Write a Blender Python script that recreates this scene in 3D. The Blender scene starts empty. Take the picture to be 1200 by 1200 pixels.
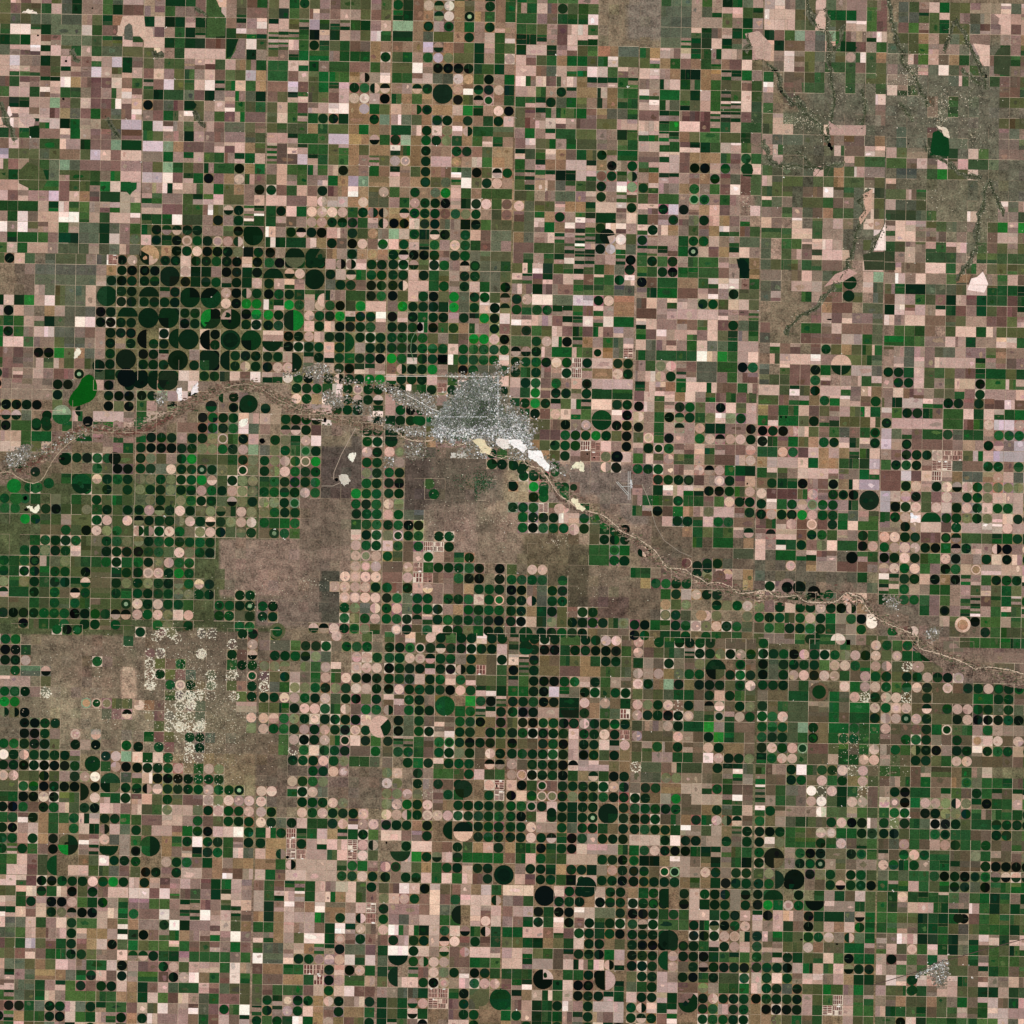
import bpy, math, random
from math import radians, sin, cos, pi
random.seed(7)
# One unit is about 66 m on the ground: the frame spans roughly 79 km of irrigated prairie seen from orbit.
TOP_ROWS = """
oogpcdmmgdbb|mmgmmbg4mgbb|odgo7mbpmobo|ddbtXWtRtgbg|ggmbgggw....|..cccmmmomdp|pppoopcoppgb|.bgbggoocmmp
occcccmogtpp|dpdd5ddgb2mw|2po0lg00gdmp|eetDpDtgmD55|ggo5bppg....|..cccggbpdgm|dbgemcegmm1p|.ootmocomm.m
w2dcccwgb7mp|pbmgd0gdg111|999gkpdpmowg|ddtcootDmpg5|dd05bp11....|..cc9ddpdcmp|pdbbmcpgdbmg|ccogpmm.pp.g
dp55cccgvvp2|ppdgddbbgmwg|99pgDgogbbtm|bmtlZtbodpgg|dppd66ogttcc|gtpbpgg3pmgp|pmpboccoP4gt|..8gpbtg.pbg
662pmgpgccoo|opmgppppgmdm|mm0gggmgggtD|ogmGLOoodmgP|pbogtggogpoo|o1tgbtg1bbp.|.mpbo.gggbgo|m..pcwcmg.bg
mmdopbb1pldb|omgg666gptmg|ggp1dmggbbgm|oowmKKKKggdm|ppbcp11wpg6m|ppmtddtt00gm|g.bbog..g.oo|mm....cg..gb
11bo266lpm2p|bpmogmpboolt|ggbpogggtJmw|gg5pccPTgKmg|w4pb4pt222g0|mm4pg3tgoobg|p.bggg..g..g|p1g........b
5522wtbbbpbg|0blogpw0gpgt|bblbog0pDGHX|mpXD..P5DDPd|ppgmD2tt4tgg|11ggodpg0gpg|m.b........p|....m.g....o
pg66ggmbm4w5|gdggcbdm54cd|bo22oobpPWpK|gtgt..KgXQmg|g22Dcgom4tgg|pp4cdopg99pg|g..........m|....m.g.....
dppemopbb46p|Kbcbdomp5gog|opgb5pwwtLgo|pmJDttpydmPK|ob24gggmtccg|bb22bbb900bg|gp.........m|...........o
65pbtcbgbcbp|mbg46omgb3bb|opg9gDDdttDe|wcotDDtDmgDp|obpp66bboopp|ppgyppb1gpgg|gpp...pppp..|.c..b......m
p01pdgmmooll|gw5mgmpbccom|ogggtgootgtm|ggpDPOpJggoo|mgm2ggoommdg|1100toggoogm|mcccc.bmbb.t|.c..ddcc...m
"""
TILES = """
#0,1 10 -3
gdbb 6gpb bcbb
bmgg ppdb bedd
ooco ttgl pbpp
pogc ecbb bbmm
ggdc 2ggg mgpp
pggg bgg2 gpdp
pmml bptb ddpp
ggpg pggm 61pg
wmpp wwgp gpp6
wm5p gmcc dcmg
gggm ddcc dwmC
gppp gggp gcmc
#1,1 10 0
gomm dpmb mmcg
llet bbmp bpto
mmgm 2pgg m2gp
moeg ob4g gKtg
llwb 2gKm tP4b
mm3p pgpg otmK
1gmm g22p oomp
ppbb gg7o ZK99
gggw ggmK mD9g
gKXX DDmm oKKb
pDgK PDDP PH..
..tK DPKK DOkD
#2,1 15 -3
pp2g ggll ttZg
9b52 ggog tott
9bbl 2gog tm9o
mpgg 4gpK tmgb
opmg m5gt lett
Dbgp bKbt wtoP
ppbb pPpp tPoo
gKpg PPPP gDJH
gbbm PPDD DgmH
pmKX KKpm DgTm
4dgg ptKb KPbG
Km.. ..tm DtTt
#3,1 10 0
DetG DOgt gpdm
1gtD bmDD bott
PPtD ppTm pgtt
26gD bb2c KoXG
pmtD oC9w oDPm
gmDm CYpg mggg
mgPD DKpd DPgB
tXDD DBGO DmoB
KKPD Kcmk Kgoo
epDd XKmG pbcc
pGpd GmPG gbcm
DXKK DmDG cooo
#4,1 12 8
bpog mgoo mmgg
2ggp tbgo Dmgg
gm2t tpp2 tKmD
0022 kdp1 BDgJ
g1pb c2gg DmwE
ggmm ccm6 Dm0g
Pcoo pttg pp6D
bc2t Dm22 dd5p
oc6g t611 Dp6m
tc5p 0699 dLQo
bbgg g091 KLgc
bgmg 2500 mp0K
#5,1 12 13
ppgg 52dg ppgm
bb1p btt t gbG g
g1pp bKKp GmGp
mt22 m6tD bc b g
D1mm tGmg bwb g
gbgg mQGm gm..
66Dl K6tp bm.p
gb5D 6OD p tm1.
1Dpt mgmt 11bg
D5 mm gDG p m1c c
0006 gRpb t2pm
gDgD mggg 5mdt
#6,1 12 18
pg.. ...g bbwp
.p.. .... mogg
gcc. cpgt gpmm
pooo .ggt ggbo
goo. bbwm gcpd
gcm. oogb mcpo
mmgp cbtg gcpo
pm.p .gmp m.pp
gggp pgmm ...w
c.gg bpp p.. ow
c.gp b2pp p..g
cogm ggbb ..pp
#7,1 5 23
pomm ddd. pg.m
gg6p mpmp ggc .
.cc. gyoo p...
b... ....c .. .
gg8g .... ... .
pcco .... ...p
dddc g... p..m
5pp6 mgc. m.oy
2pp6 bb.m ..bp
gopm gg6p . gbo
dmpm ggg7 .ggg
bbbb ppg. g.oo
#0,2 -8 5
pg.c gggm cwKP
.mcc cccc mtKK
..cc cccc pDKD
..pc occp ..DK
dypw occp ..DD
pp.t pccc KK..
gp1d gcww KKDD
gmpw ccmb pKDK
pgmm occm pDmD
bmKK yotc mD..
bmpg bobo .D..
bmpm bbR. gdDK
#1,2 5 0
..DD pDDG DKpK
KK.. Pddm KKdK
DD.. KdDD 1KdP
..2K .... PKHD
DDDK .... PKYY
..DD DD.K .. KY
.... KDG. ..DD
..D. ..pK ....
.DD. ..pD ....
KD2. .mKK .DKD
DDD. .DGK .DPD
KGDD ppDD gpmw
#2,2 12 0
GKDD DDpJ JpDD
..ZP ..Dp XgDD
Dp1p ..cD DbKD
KGDg 2g4m ggKG
32YG pP GK oYpp
YD.. PGDY 1DDp
DG.. pDpK KDG m
ppKD PpDD .DDD
22 KD DDpD .mDD
DDp. 2D1G gDDK
DPP. cppD K22p
11WG KmDJ DDYY
#3,2 5 -8
DDZo DGmX Dccg
DDpK gomD Dcco
KHpp gGmD pgcK
KopD KoYc DDoX
mYDD DdYc DpKX
KpDg DKpD 2YKw
DDD3 KgDt 4mKb
GDDG omob YYPK
DDDD GGpG GGGG
YG2D Dk3G GGGp
BJDD Y5gK Gc cG
1DDD p5g5 gw wp
#4,2 8 0
o3wd gg1 0 gtcD
10b2 bp1b ggDp
7bdb bb gg ggcc
DPww ccll DPtt
DgGG 22gb 1mtt
55pp b20w 1wgg
oDgo pbgb 4bpm
ggDP gK0t mgcp
XZDm gg3g QtcF
DGGD PDFD ppDD
DgDb mDFm ttPD
pDGb GmpK pppp
#5,2 18 12
ggDK ggg g bm dt
Kbgg ttg1 wwbg
5dgg bbp5 mKoo
bpm1 ppDD gppo
bb6p pppp 5559
1pmm 5bgp bDcg
gbpp p1mp ogmg
pcm5 mgpc cgpp
gcgg ggwp ygpp
mgOP bbcc ggKG
mwPD 05cc mgbb
gp6t gpp4 bbgb
#6,2 12 20
mm.bp mc gp.pe
cc.p pp.g b.pc
cb.. gm bb .o.c
.... .btb b.c c
.... .bpb pmmc
b... ggbp bbbc
c... bbbb ppgc
.gbb .bDo togg
.gpp pp m m oogc
c.gb bKg. oppc
cggb bGb. mpgg
ppg2 oDpp gmpt
#7,2 15 25
mpm p mmgc bpmg
mgdd ccco ppgg
bpmg obdp bdg g
dp5p m2gb mdob
pmpp bbco mmbb
.ggg b.gp pgmo
ggg g mmpp gmmp
mmcp mccp mmgt
mpcp mpp p pgmb
DDgp ggom bggg
pDDp g6op pKgg
mpbb moog bDmm
#0,3 -12 5
mmmm KK.. pK.K
mmmm K... .DKK
KKK. o... .KoK
Zc.D ..3. pppm
gg KD .g.K ggmm
pggg .... m.gm
pgop .... .mmg
.... .GDK GGoo
.... .... GoKK
.... .gDg PDGD
..G. ...G oDmD
GGg. p.g. Dogo
#1,3 -7 -5
..D. mw.. ....
KDep wXX. .Km.
gm.X .... mKK.
gpp. ..KD DDpp
DD.. bbKG DGwc
gDDD pDD OQgDp
DKKK DDOO GDPe
DOomDYooo gDO
DDcP DDRD Oo QO
OODO DDYP oDOO
OD DODD PGDPOO
cODoO GDD cZOD
#2,3 -5 -5
...D DDgw DPDD
...P Gtww DZDZ
Dm.. pppD DD.2
pmDD DZwm ..pD
m.X X Db.. .. DD
.DOgPw....DD
cOD gQD... .PD
DOPGQY....DD
DOPG DD.. .. OD
gGDDDG... . GD
GGDD PG.. .YGG
OODQ.. ...GDG
#3,3 5 -8
KD3g DODw pp DD
pX.o wmww cccc
pGKD wccc cc wg
dDDD cccc cccw
cKww ot ww cc ww
G.. . tmmm wwww
PO.. . ..ww wDg
wP.. .... ..DD
GD.. .... ..oo
DK .. gp.. .g..
DD.. D... .gg.
PO.. .... ....
#4,3 10 0
pgYb DDmD gggg
gDYD 2gg0 ppDD
wgDb Pp1g ..pK
wwoo bKmP ..KK
wwob bGDD YDoK
wwtoDDD FFpmK
wwwt oDbb FOKp
DDw. G.ww .PK.
.DDD .... ....
K.YG.D b.. ..w
..DG wG.. ...w
DGGFmPw g. ...
#5,3 14 8
bp1pt pmgb gbg
Kpop DDom Kpop
PmgKX DgOpO Dp
Kmgp Xm PddbbK
oPgKp mG PXP P D
6KQG5 6p15 bbP
gpmPg gPo bb pP
GDGp bpPX Pgdd
..DDD DbmP Dbp
m. dpp 11KKDgP
mggo Gggb gPDD
gbKbgtp Opp5 D
#6,3 10 18
gg b1 1tGg ppbD
tb gg pbo5p o4g
g5gg oK11 ooog
KD KPpo bg cb gD
Kgb g otGDpg 6D
ggPG bptp t0d p
tppp pgtt ggdl
g1om pp p6mm gg
bD ddKpb Kt4 ll
PbbbgPmD DK..
DpgGPQ GGmg ..
DPDD YPDD gcpg
#7,3 10 20
mdpp 11KDb D bb
pgDDg bggpgpg
DpppppggbgPl
lc1b ggGc ggmG
lpDbb bbmmm DP
mb DDDPF Fogp l
gDGDbF FcbbG G
bbl bpF 6tcctP
bbKP pDPZPDOO
lpPKgb PmDDOp
lKDPg PpD PDpG
gDPw ..DD ODOp
#0,4 -12 5
G..D KooO gDoD
.YDg gpoo GPoP
...b bGoK POGo
..gG DDGo mDGO
.GDO DGPob DDK
gGDg cOogg GDg
gDDgDD oKb bdD
gODgDDg Zb bDO
g gDo GbXDb bDg
bbgoGcG gb bb R
KKDG GGKKDDXX
.KbggG oDDbDo
#1,4 -10 -2
DPXD PDOOZ3PO
XDDDO P DZ DO PP
JHDPGm OPDcOD
ODGGDDGD ....
KDGc POGD ....
GDOPGG.. ....
DPPD YG.. ....
DODD OGPD ....
DDDD OODD ..DD
PDPDGg.. DDDR
PDPO PP..DGbD
..GO .D.. ..GG
#2,4 5 -5
OGDD .... .DGG
GggG .... .gGG
bRGg .... .PKG
.... .... .PGG
.... .... .PQP
.... .... .PPP
....  .... PPPP
.... ...P PPPD
.... .... PPPP
DD.. .... GOcP
DD.. .... GODP
.... .ZXP DGOg
#3,4 -2 -8
PGcc .... ....
DGKK .... ....
OQDG .DG. ....
pGbG FFD. ....
GobpD pbgD ...
bbPF gDDD GK.K
bbPF FbmG KK .K
GbDpP mm b t DGD
KGcG GmDD GpDQ
DPcG DDmt DDGG
DGDX gDGD DGDK
bPDo GpDD ogKK
#4,4 5 0
.GDD Dpp G G ...
.GKG GGPD ogKK
.... .... oDDD
.... .... ggGg
.... .... gg GD
g.PP .... .... 
GGGG .G.. ....
KKbc DD.. ....
DDJc DD .. ....
DKtd Kob DD...
DKpd OoKK DDgO
3.. K DDDK tb bb
#5,4 5 8
...p DDg p GG b b
..... t go ggmX
.... ..g. gg.t
.J.. .... ..cc
.... .P . DDc..
gg mb m.DO pPmt
.tGG DG.. bb.t
...g DpPD D...
...PgO..DOGP
...OG c.PO..O
DKgg DG POPDGc
KDtg gDtG gogt
#6,4 3 12
bg5P b P b D gp gg
5X pp bD GgmmDg
p m2gD bO p gg KP
p.gg 1155..2g
...P . t mm bbbm
c... .... .cg.
.D mK D. .....c
Pm.D .DDc . P p .
OmD p DD PDK Jt.
GDDgG PDg pGKw
bGgDDGDg mpG.
gmmm gDgg Ppmo
#7,4 5 15
mmKP pp bG pp pp
PPKD bbDXgggg
G PPP KK gXDpmJ
KKPK gg PK mm Dp
PPDP gmKG pQ pp
10 DDpKtK0 pgD
01Gp mggmpgpo
d gGGgmg m 0 9 bg
....  gmKm0 9 mg
.... ..po gKg g
.D.P ... b . mDg
o..o .... gggg
#0,5 20 -43
.... GKG. ....
G... .... ...g
Kg.. .... ....
DP.. ....G...
Gcc Z .... ....
mm .o.... ....
GKmS .... ....
Y... ...QQQ oo
JK.. .... . c b X
.KKDD.. .... .
.KKDm. P.P...
GDKDo. KmK ..G
#1,5 18 -35
D.S S..  SS..DD
.... .....S . P
.SS. ..S.. DbZ
.Sob G... .gKG
.SDob c.S . S. Q
.S.GP DS S .obD
...g SDSS ..gD
PtbSS Sc...pp
.SbS SSc. ...P
..oSSSS .... O
.g b oSDDc ....
D.G b .SD. ...
#2,5 27 -35
.D.. .. .P..g.
mccg DDGm DGG m
.DDGDOc.. PPD
OOO.OgPg.PPP
So D pmgPg P DKK
Sc gOOG DO DPPK
DDPPGDPcKKoD
ggg DPP GgPbGG
PPG ODPDDD KPp
PDG DPDPD KPDJ
..gPK DPgQpD g
..gSGPGGD bbG
#3,5 37 -30
gbpo PDgD DpDD
DKGQ DXD KKDKp
GDPPXDGm DtbK
KDDD2DK JDFbg
DDDp KGp G5oog
KPDDDDKPD22 d
65GD mo.. yGK9
Jb GDD.. gG92D
.KcD b55GD Kt K
.KcDD55DDtDD
D99g bGG DKDKo
bGGgb DD OKbP D
#4,5 42 -35
0D DDDg g DD PPb
2 .DKKgKDKKKg
p9DtbgotgDDo
K9Dt tbbt tgoc
2gDKK GGpD gpb
ggDKl0 mKDgDD
DDGKK dd Pt Ptd
DKK pp dd DtgcF
oKKG GKDP DDGD
DGKDDDpDDP DF
K tbDGKpDDP 2P
DGD DGKpKD gDt
#5,5 42 -30
Pt D gDDGDm bbb
Pbog c9DD OKPD
gpmD mbOo ..Db
PpPt OGG. .DGD
PDte DtKDDoDP
oboc ggb DpDgo
POD PSKp XPb DO
PDDKDPc gQg PD
gmm PD ggyp gbb
Pbbb PpbD ygob
bgGb D56P Dttb
oopp gg bwPDDO
#6,5 53 -43
D....g..g..P
DDDKPDDGO PKP
Kc DDD DgPPGgP
KcDPPKPPg b PD
GDDbg b .. Pg P P
mttg g..g cPSD
Dt gcc6 6gmggP
DGPc c b bgbggD
GGGce DtggGgg
GDDcgDt gGGgg
DPDPQb b ogbgP
gGPPgb bpggPP
#7,5 50 -48
GgGD g. pp....
oP g gD......m
PcSP .... ...m
DoDDPDDP....
GgGPD bPb DDPD
PPSbDbb b bggD
GPPbXbDPPDD c
PPRPDoo KPKKK
PbbB DgQggpGp
bbGGDp bDbQPP
bGgJ DKpDDpDG
pgbD DogPPbbb
#0,6 15 -32
DPDD DD1. .DWe
DKDK KKD. .gPK
Pog K omDPW..c
oGGK DKK.K ..D
gKKPKo g.P2gD
KGbKGpgDKp p b
G5K tggG3pDDg
KmptgtGpdJpc
GpDt K..5 5Pcm
9Dg bK..50..m
gpbg...tgwDDD
ppbg..ppggcbg
#1,6 15 -30
pgp G .SS.. . ..
KDDGP.g PO...
gwKKKDGDD... 
DHPDDDDPGDR.
5p oD obbPOPPP
pogOppODP DD P
gbbpp mGbo DDD
Dopptg DKppw GK
g..tg Dw DDg5 D
K..tb5g D G g p c
D..PD Gb dtmtt
oKDmDpp bt 5bp
#2,6 15 -30
...DG DPGO gg c
... ..DDPP... 
...P D GO.. . ..
PP.gDPc... .. 
P...DDDPO . . .
PD..PDPD DDP. 
PDcDpgg DP 5PP
g3DFggpt0gDg
DttFD p1ppFPH
ptH FFppgp FPo
t t gJpppp gGg b
pg b pppppGGPD
#3,6 30 -30
m.D g D1DDDb X
OP .DmgggG pgg
PO.D m DbD..PFF
OO P OmbGg..GFF
OP G DPbt DDDDD
PPJDPPPGDGD G D
DDDtK.. . DDDD D
ppbmD.. ..DG D D
..DppbbDgtpDD
.. pyD Z pD ggg
PDpgtgD Dp DD.
D bDDpgpgpbD.G
#4,6 37 -28
Pb DD D KXppp t
PQKDD KgtXgK D
pKgQbD DDD DPD D
KpGQQDODD GDD
DGQDpKd DD..D
DKgpDDdDR.. D
DDPppGcDDgtD
DDPDXgKGpDDK
tggKgDKppppgD
bg pGggpppGDKD
.mDDdtDDdpPDD
.pbDDgkQpDDK
#5,6 38 -28
Sc cb3gg b D 22c
mccOOppmb10p
mDGttpp1G gbb p
DDtpYbppp115p
GGDDDb btDc g p
KDDb4t DgPJXb
DGDDgppgp t9D
pppDwDDp p GmD
gGPDKKgd21ggD
GkktppbtdpgkoK
KD bQQppPDpDD
KD DDGt gt dKDD
#6,6 42 -32
g7mDwgGDPSPb
1bbDDtP g DtP g
9 bgmmWSPdgSb
9pgcmPWgdPP b
1D5mmmWggpgg
GtpcggbDPKKp
DKDggtPPggD
KpOgggDgP bdg
D..pGKKmm KGg
D..mDD Rpomm
gO... KOGtDG g
DG.. . mbDZDGK
#7,6 47 -38
gg o b5 g gtgmp.
bpgbg bb tGOgg
pD K ggb2gbDg2g
PPKgPP OHO2Kg
gGGbKDOODg8 gg
DSDgcKKDo gg DK
KDoggGDggbbD
bcPgbpPDggG b
2 bGPDg gbbOgb
PGgGpgg2b bDK9
cgcggG KKKDGZD
gggpg ogKDcKgD
#0,7 5 -22
p1bK KDDD PDYD
o1pD gpKo Dbpp
pgDp KKPg dDmg
2pbp DOXK Kppg
cc pg mpDggpt2
cgptmpDpttp2
oglobgDbtpKg
obpbggDDo mbp
ccotopp8ggpK
2mctttcgDpbK
5ccgm2gDbDDp
0cog pmgggggt
#1,7 0 -22
pDpbmpmbdg pm
wwbw1bgmd2pm
mmggm2 2bmg1 pc
Gbbwm0 0w pp0bp
tmmDwd mm6pgt
dKb1gtmb1mwm
gogg1gbg55 gb
XXDgdmgggg mg
mbbDPgpppgwm
mggbK P wtgbwg
tdbpcggpbc oo
tdpgbpmcgbbo
#2,7 10 -22
bgb0 0gpm ppgD
pg1ppgpgtpgb
pd5pmtwttmpF
t dtpppg tDp HF
ggtpmpbdw2Pb
51tpowwdPb Db
gccmpt02 Kccb
wccpDDPPPwgw
bttggFFDpKPg
gbbtt gFKP ggP
obg ggbpDpwbb
oD2PDDtPDbpD
#3,7 22 -20
obwpKpbb ptpg t
OpPD bpbGpp pHt
Dmmm bpcc .pbpD
D mcmppgg.pPpD
Pw43 dpGPZgHg
bDpDDpXPbD bg
gwwDpmZbPpp5
c..DJPPb bg gg
d0.0bPOD5KDg
o.ppDKPmpGP
mmccdFFgK o o .
dog ZPFFbDo .
#4,7 18 -22
pp p..pDDD pDD
mbg..D GDtKDD
bppK gKKppccD
mbgDg pKmDgKD
ggpptgbGDgDK
oogd togpDDtod
pp1ogb2DDKgp K
pp2ppbp43pJ1d
g gg...ggKK ..g
b22..dpKK..g
b2tp4gpKDD2g
gbpdg D8mDpp
#5,7 30 -22
t gDD.DpDKDpK
DDDD.Kp dDDpD
KKDgGgppgDDppg
GZDgggDgXKDPG
DDDD..KKDPP3D
DKKKDDDg1DPpb
KDD.PDDKdgggG
DKD.PbDZDDDK
oDDpmKKgDggG
cgDppbbOmggg
pDDpdbpKPDDD
GJpg2..DGpDD
#6,7 40 -32
DG..K.gp gbpg
KYg PDggp pp gg
2K ppmKdd d cZg
pmpdbK o ptpDg
D8ggoDGPmHcg
G55o o Pt b b gg 6
GO2Dd ogpg Kgg
DD DK pdp g pZDK
pDpGmppm p tdd
pDDcK ooggmgb
KDDDKp ogF pgg
tKKKKpgFFpggg
#7,7 38 -28
ogPgggg gmgg d
gdmpp3d1 1pgdg
ggoodgdgKbggg
gg56gdgocogg
5mppddgdm1p p
1p oPgpgdcgbg
pK5gb gpo b gpg
pmgmgwooob2g
bwpGpppp gb5m
po gGgmppooddm
mbtootg mg bgp
pdgggbggpbgp
"""

scene = bpy.context.scene
COL = scene.collection
rnd = random.random
def U(a, b): return a + (b - a) * random.random()

# ------------------------------------------------------------------ colours
GAIN = 1.0
def lin(c): return tuple((v/255/12.92 if v/255 <= .04045 else ((v/255+.055)/1.055)**2.4) for v in c)
PAL = {'k': (7, 24, 12), 'd': (13, 50, 25), 'g': (38, 76, 38), 'o': (84, 86, 56), 'p': (197, 165, 151), 'b': (116, 90, 80),
       'w': (238, 213, 203), 'l': (192, 172, 178), 'm': (143, 119, 108), 't': (142, 114, 86), 'c': (88, 92, 75),
       'e': (132, 154, 124), 'y': (36, 118, 44),
       'K': (4, 16, 8), 'D': (9, 42, 20), 'G': (16, 70, 32), 'O': (110, 112, 80), 'P': (196, 164, 148), 'B': (102, 80, 66),
       'W': (226, 206, 192), 'L': (184, 164, 168), 'T': (160, 128, 98), 'C': (80, 88, 70), 'E': (128, 152, 116), 'Y': (16, 116, 40)}
WORD = {'k': 'near-black', 'd': 'dark green', 'g': 'green', 'o': 'olive green', 'p': 'pinkish tan', 'b': 'brown', 'w': 'pale pinkish white',
        'l': 'pale mauve', 'm': 'greyish brown', 't': 'tawny', 'c': 'grey-green', 'e': 'pale mint', 'y': 'bright green'}
AMP = {'k': .5, 'd': .8, 'g': 1.25, 'o': 1.0, 'p': .8, 'b': 1.0, 'w': .6, 'l': .7, 'm': 1.1, 't': 1.2, 'c': 1.3, 'e': 1.1, 'y': 1.0}
TONE = [(-60, 330, 560, 745, 'pmbtwlc', (66, 82, 46), .72), (-60, 330, 560, 745, 'go', (30, 66, 32), .4), (700, 1260, 720, 1050, 'mbptco', (66, 74, 46), .5), (330, 700, 730, 900, 'mbtc', (60, 70, 42), .45), (860, 1260, 1040, 1260, 'mbo', (70, 80, 50), .4), (-60, 1260, -60, 1260, 'gdGD', (8, 40, 18), .12), (450, 600, -60, 260, 'mb', (150, 118, 88), .4),
        (560, 860, 745, 1260, 'gGdD', (6, 26, 14), .3), (110, 420, 250, 445, 'gGdDOo', (5, 24, 12), .3), (300, 820, 600, 745, 'mb', (104, 92, 70), .35), (880, 1260, 60, 330, 'gdmb', (92, 92, 70), .3),
        (-60, 260, 0, 130, 'g', (70, 84, 56), .25), (30, 130, 290, 460, 'gpm', (108, 100, 84), .35), (-60, 260, 250, 420, 'c', (94, 94, 82), .3)]
POS = [0, 0]
def tint(ch, j=1.0, amp=None):
    v = tint0(ch, j, amp)
    for x0, x1, y0, y1, chs, tc, w in TONE:
        if x0 < POS[0] < x1 and y0 < POS[1] < y1 and ch in chs:
            w = min(.92, w*U(.5, 1.4)); t = lin(tc); v = tuple(a*(1-w)+b*w for a, b in zip(v[:3], t)) + (v[3],)
    return v
def tint0(ch, j=1.0, amp=None):
    c = PAL.get(ch, PAL.get(ch.upper()))
    f = 1 + max(-.17, min(.13, random.gauss(0, .085) * j))
    low = ch.lower()
    if low == 'g': c = random.choice([c, c, (26, 70, 34), (54, 86, 44), (68, 94, 50), (22, 84, 36), (76, 86, 54)]) if ch == 'g' else random.choice([c, c, (28, 80, 40), (10, 62, 28), (34, 76, 44)])
    if ch == 'd' and rnd() < .6: c = random.choice([(18, 48, 24), (8, 38, 19), (32, 54, 32), (14, 58, 28)])
    if ch == 'D' and rnd() < .7: c = random.choice([(6, 30, 15), (14, 54, 25), (10, 46, 22), (24, 48, 26), (5, 36, 17), (18, 42, 25), (8, 60, 26)])
    if ch == 'K' and rnd() < .6: c = random.choice([(3, 11, 8), (12, 28, 14), (8, 32, 16), (16, 26, 16), (4, 30, 15)])
    if low == 'p' and rnd() < .5: c = random.choice([(182, 152, 138), (170, 142, 128), (206, 172, 156), (192, 156, 138), (186, 160, 150)])
    if low == 'm' and rnd() < .4: c = (140, 116, 104)
    if low == 'b' and rnd() < .35: c = (104, 78, 68)
    c = [v * f + random.gauss(0, 2.5) * j for v in c]
    c = [min(250, max(2, v)) for v in c]
    return lin(c) + (AMP.get(low, 1.0) if amp is None else amp,)
def flat(c, amp=1.0): return lin(c) + (amp,)

# ------------------------------------------------------------------ materials
def surface(name, detail=1.0, rough=.95, ground=False, rowmix=.06):
    m = bpy.data.materials.new(name); m.use_nodes = True
    nt = m.node_tree; nt.nodes.clear(); N = nt.nodes.new; L = nt.links.new
    out = N('ShaderNodeOutputMaterial'); bs = N('ShaderNodeBsdfPrincipled')
    bs.inputs['Roughness'].default_value = rough
    bs.inputs['Specular IOR Level'].default_value = .08
    at = N('ShaderNodeAttribute'); at.attribute_name = 'tint'
    geo = N('ShaderNodeNewGeometry')
    def noise(scale, det, r=.6, stretch=None):
        n = N('ShaderNodeTexNoise'); n.inputs['Scale'].default_value = scale; n.inputs['Detail'].default_value = det
        n.inputs['Roughness'].default_value = r
        if stretch:
            mp = N('ShaderNodeMapping'); mp.inputs['Scale'].default_value = stretch[0]; mp.inputs['Rotation'].default_value = (0, 0, stretch[1])
            L(geo.outputs['Position'], mp.inputs['Vector']); L(mp.outputs['Vector'], n.inputs['Vector'])
        else: L(geo.outputs['Position'], n.inputs['Vector'])
        return n.outputs['Fac']
    def math_(op, a, b):
        n = N('ShaderNodeMath'); n.operation = op
        for i, v in enumerate((a, b)):
            if isinstance(v, (int, float)): n.inputs[i].default_value = v
            else: L(v, n.inputs[i])
        return n.outputs[0]
    f1 = math_('SUBTRACT', noise(.62 if not ground else .5, 5, .85), .5)
    f2 = math_('SUBTRACT', noise(.09, 3, .6), .5)
    f3 = math_('SUBTRACT', noise(.9, 2, .6, ((.35, 1.6, 1), .02)), .5)
    s = math_('ADD', math_('MULTIPLY', f1, 5.0 * detail), math_('MULTIPLY', f2, (2.3 if ground else 1.5) * detail))
    s = math_('ADD', s, math_('MULTIPLY', f3, 1.5 * detail))
    if ground:
        f4 = math_('SUBTRACT', noise(.30, 6, .8, ((1.0, .45, 1), .7)), .5)
        s = math_('ADD', s, math_('MULTIPLY', f4, 1.3))
    s = math_('MULTIPLY', s, at.outputs['Alpha'])
    s = math_('ADD', s, 1.0); s = math_('MAXIMUM', s, .15)
    hue = noise(.35, 2, .6)
    mixc = N('ShaderNodeMix'); mixc.data_type = 'RGBA'; mixc.blend_type = 'MULTIPLY'; mixc.inputs[0].default_value = .9
    ramp = N('ShaderNodeValToRGB'); ramp.color_ramp.elements[0].position = .3; ramp.color_ramp.elements[1].position = .7
    ramp.color_ramp.elements[0].color = (1.06, .98, .95, 1); ramp.color_ramp.elements[1].color = (.95, 1.03, .98, 1)
    L(hue, ramp.inputs['Fac'])
    L(at.outputs['Color'], mixc.inputs[6]); L(ramp.outputs['Color'], mixc.inputs[7])
    vm = N('ShaderNodeVectorMath'); vm.operation = 'SCALE'
    L(mixc.outputs[2], vm.inputs[0]); L(s, vm.inputs['Scale'])
    L(vm.outputs[0], bs.inputs['Base Color'])
    bp = N('ShaderNodeBump'); bp.inputs['Strength'].default_value = .25; bp.inputs['Distance'].default_value = .03
    L(noise(2.2, 3), bp.inputs['Height']); L(bp.outputs[0], bs.inputs['Normal'])
    L(bs.outputs[0], out.inputs[0])
    return m
M_CROP = surface('crop_rows', .5)
M_GROUND = surface('prairie_ground', .8, ground=True)
M_SOIL = surface('bare_soil', .6)
M_BUILT = surface('roofs_and_lots', .35, .7)
M_WATER = surface('still_water', .12, .12)

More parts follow.
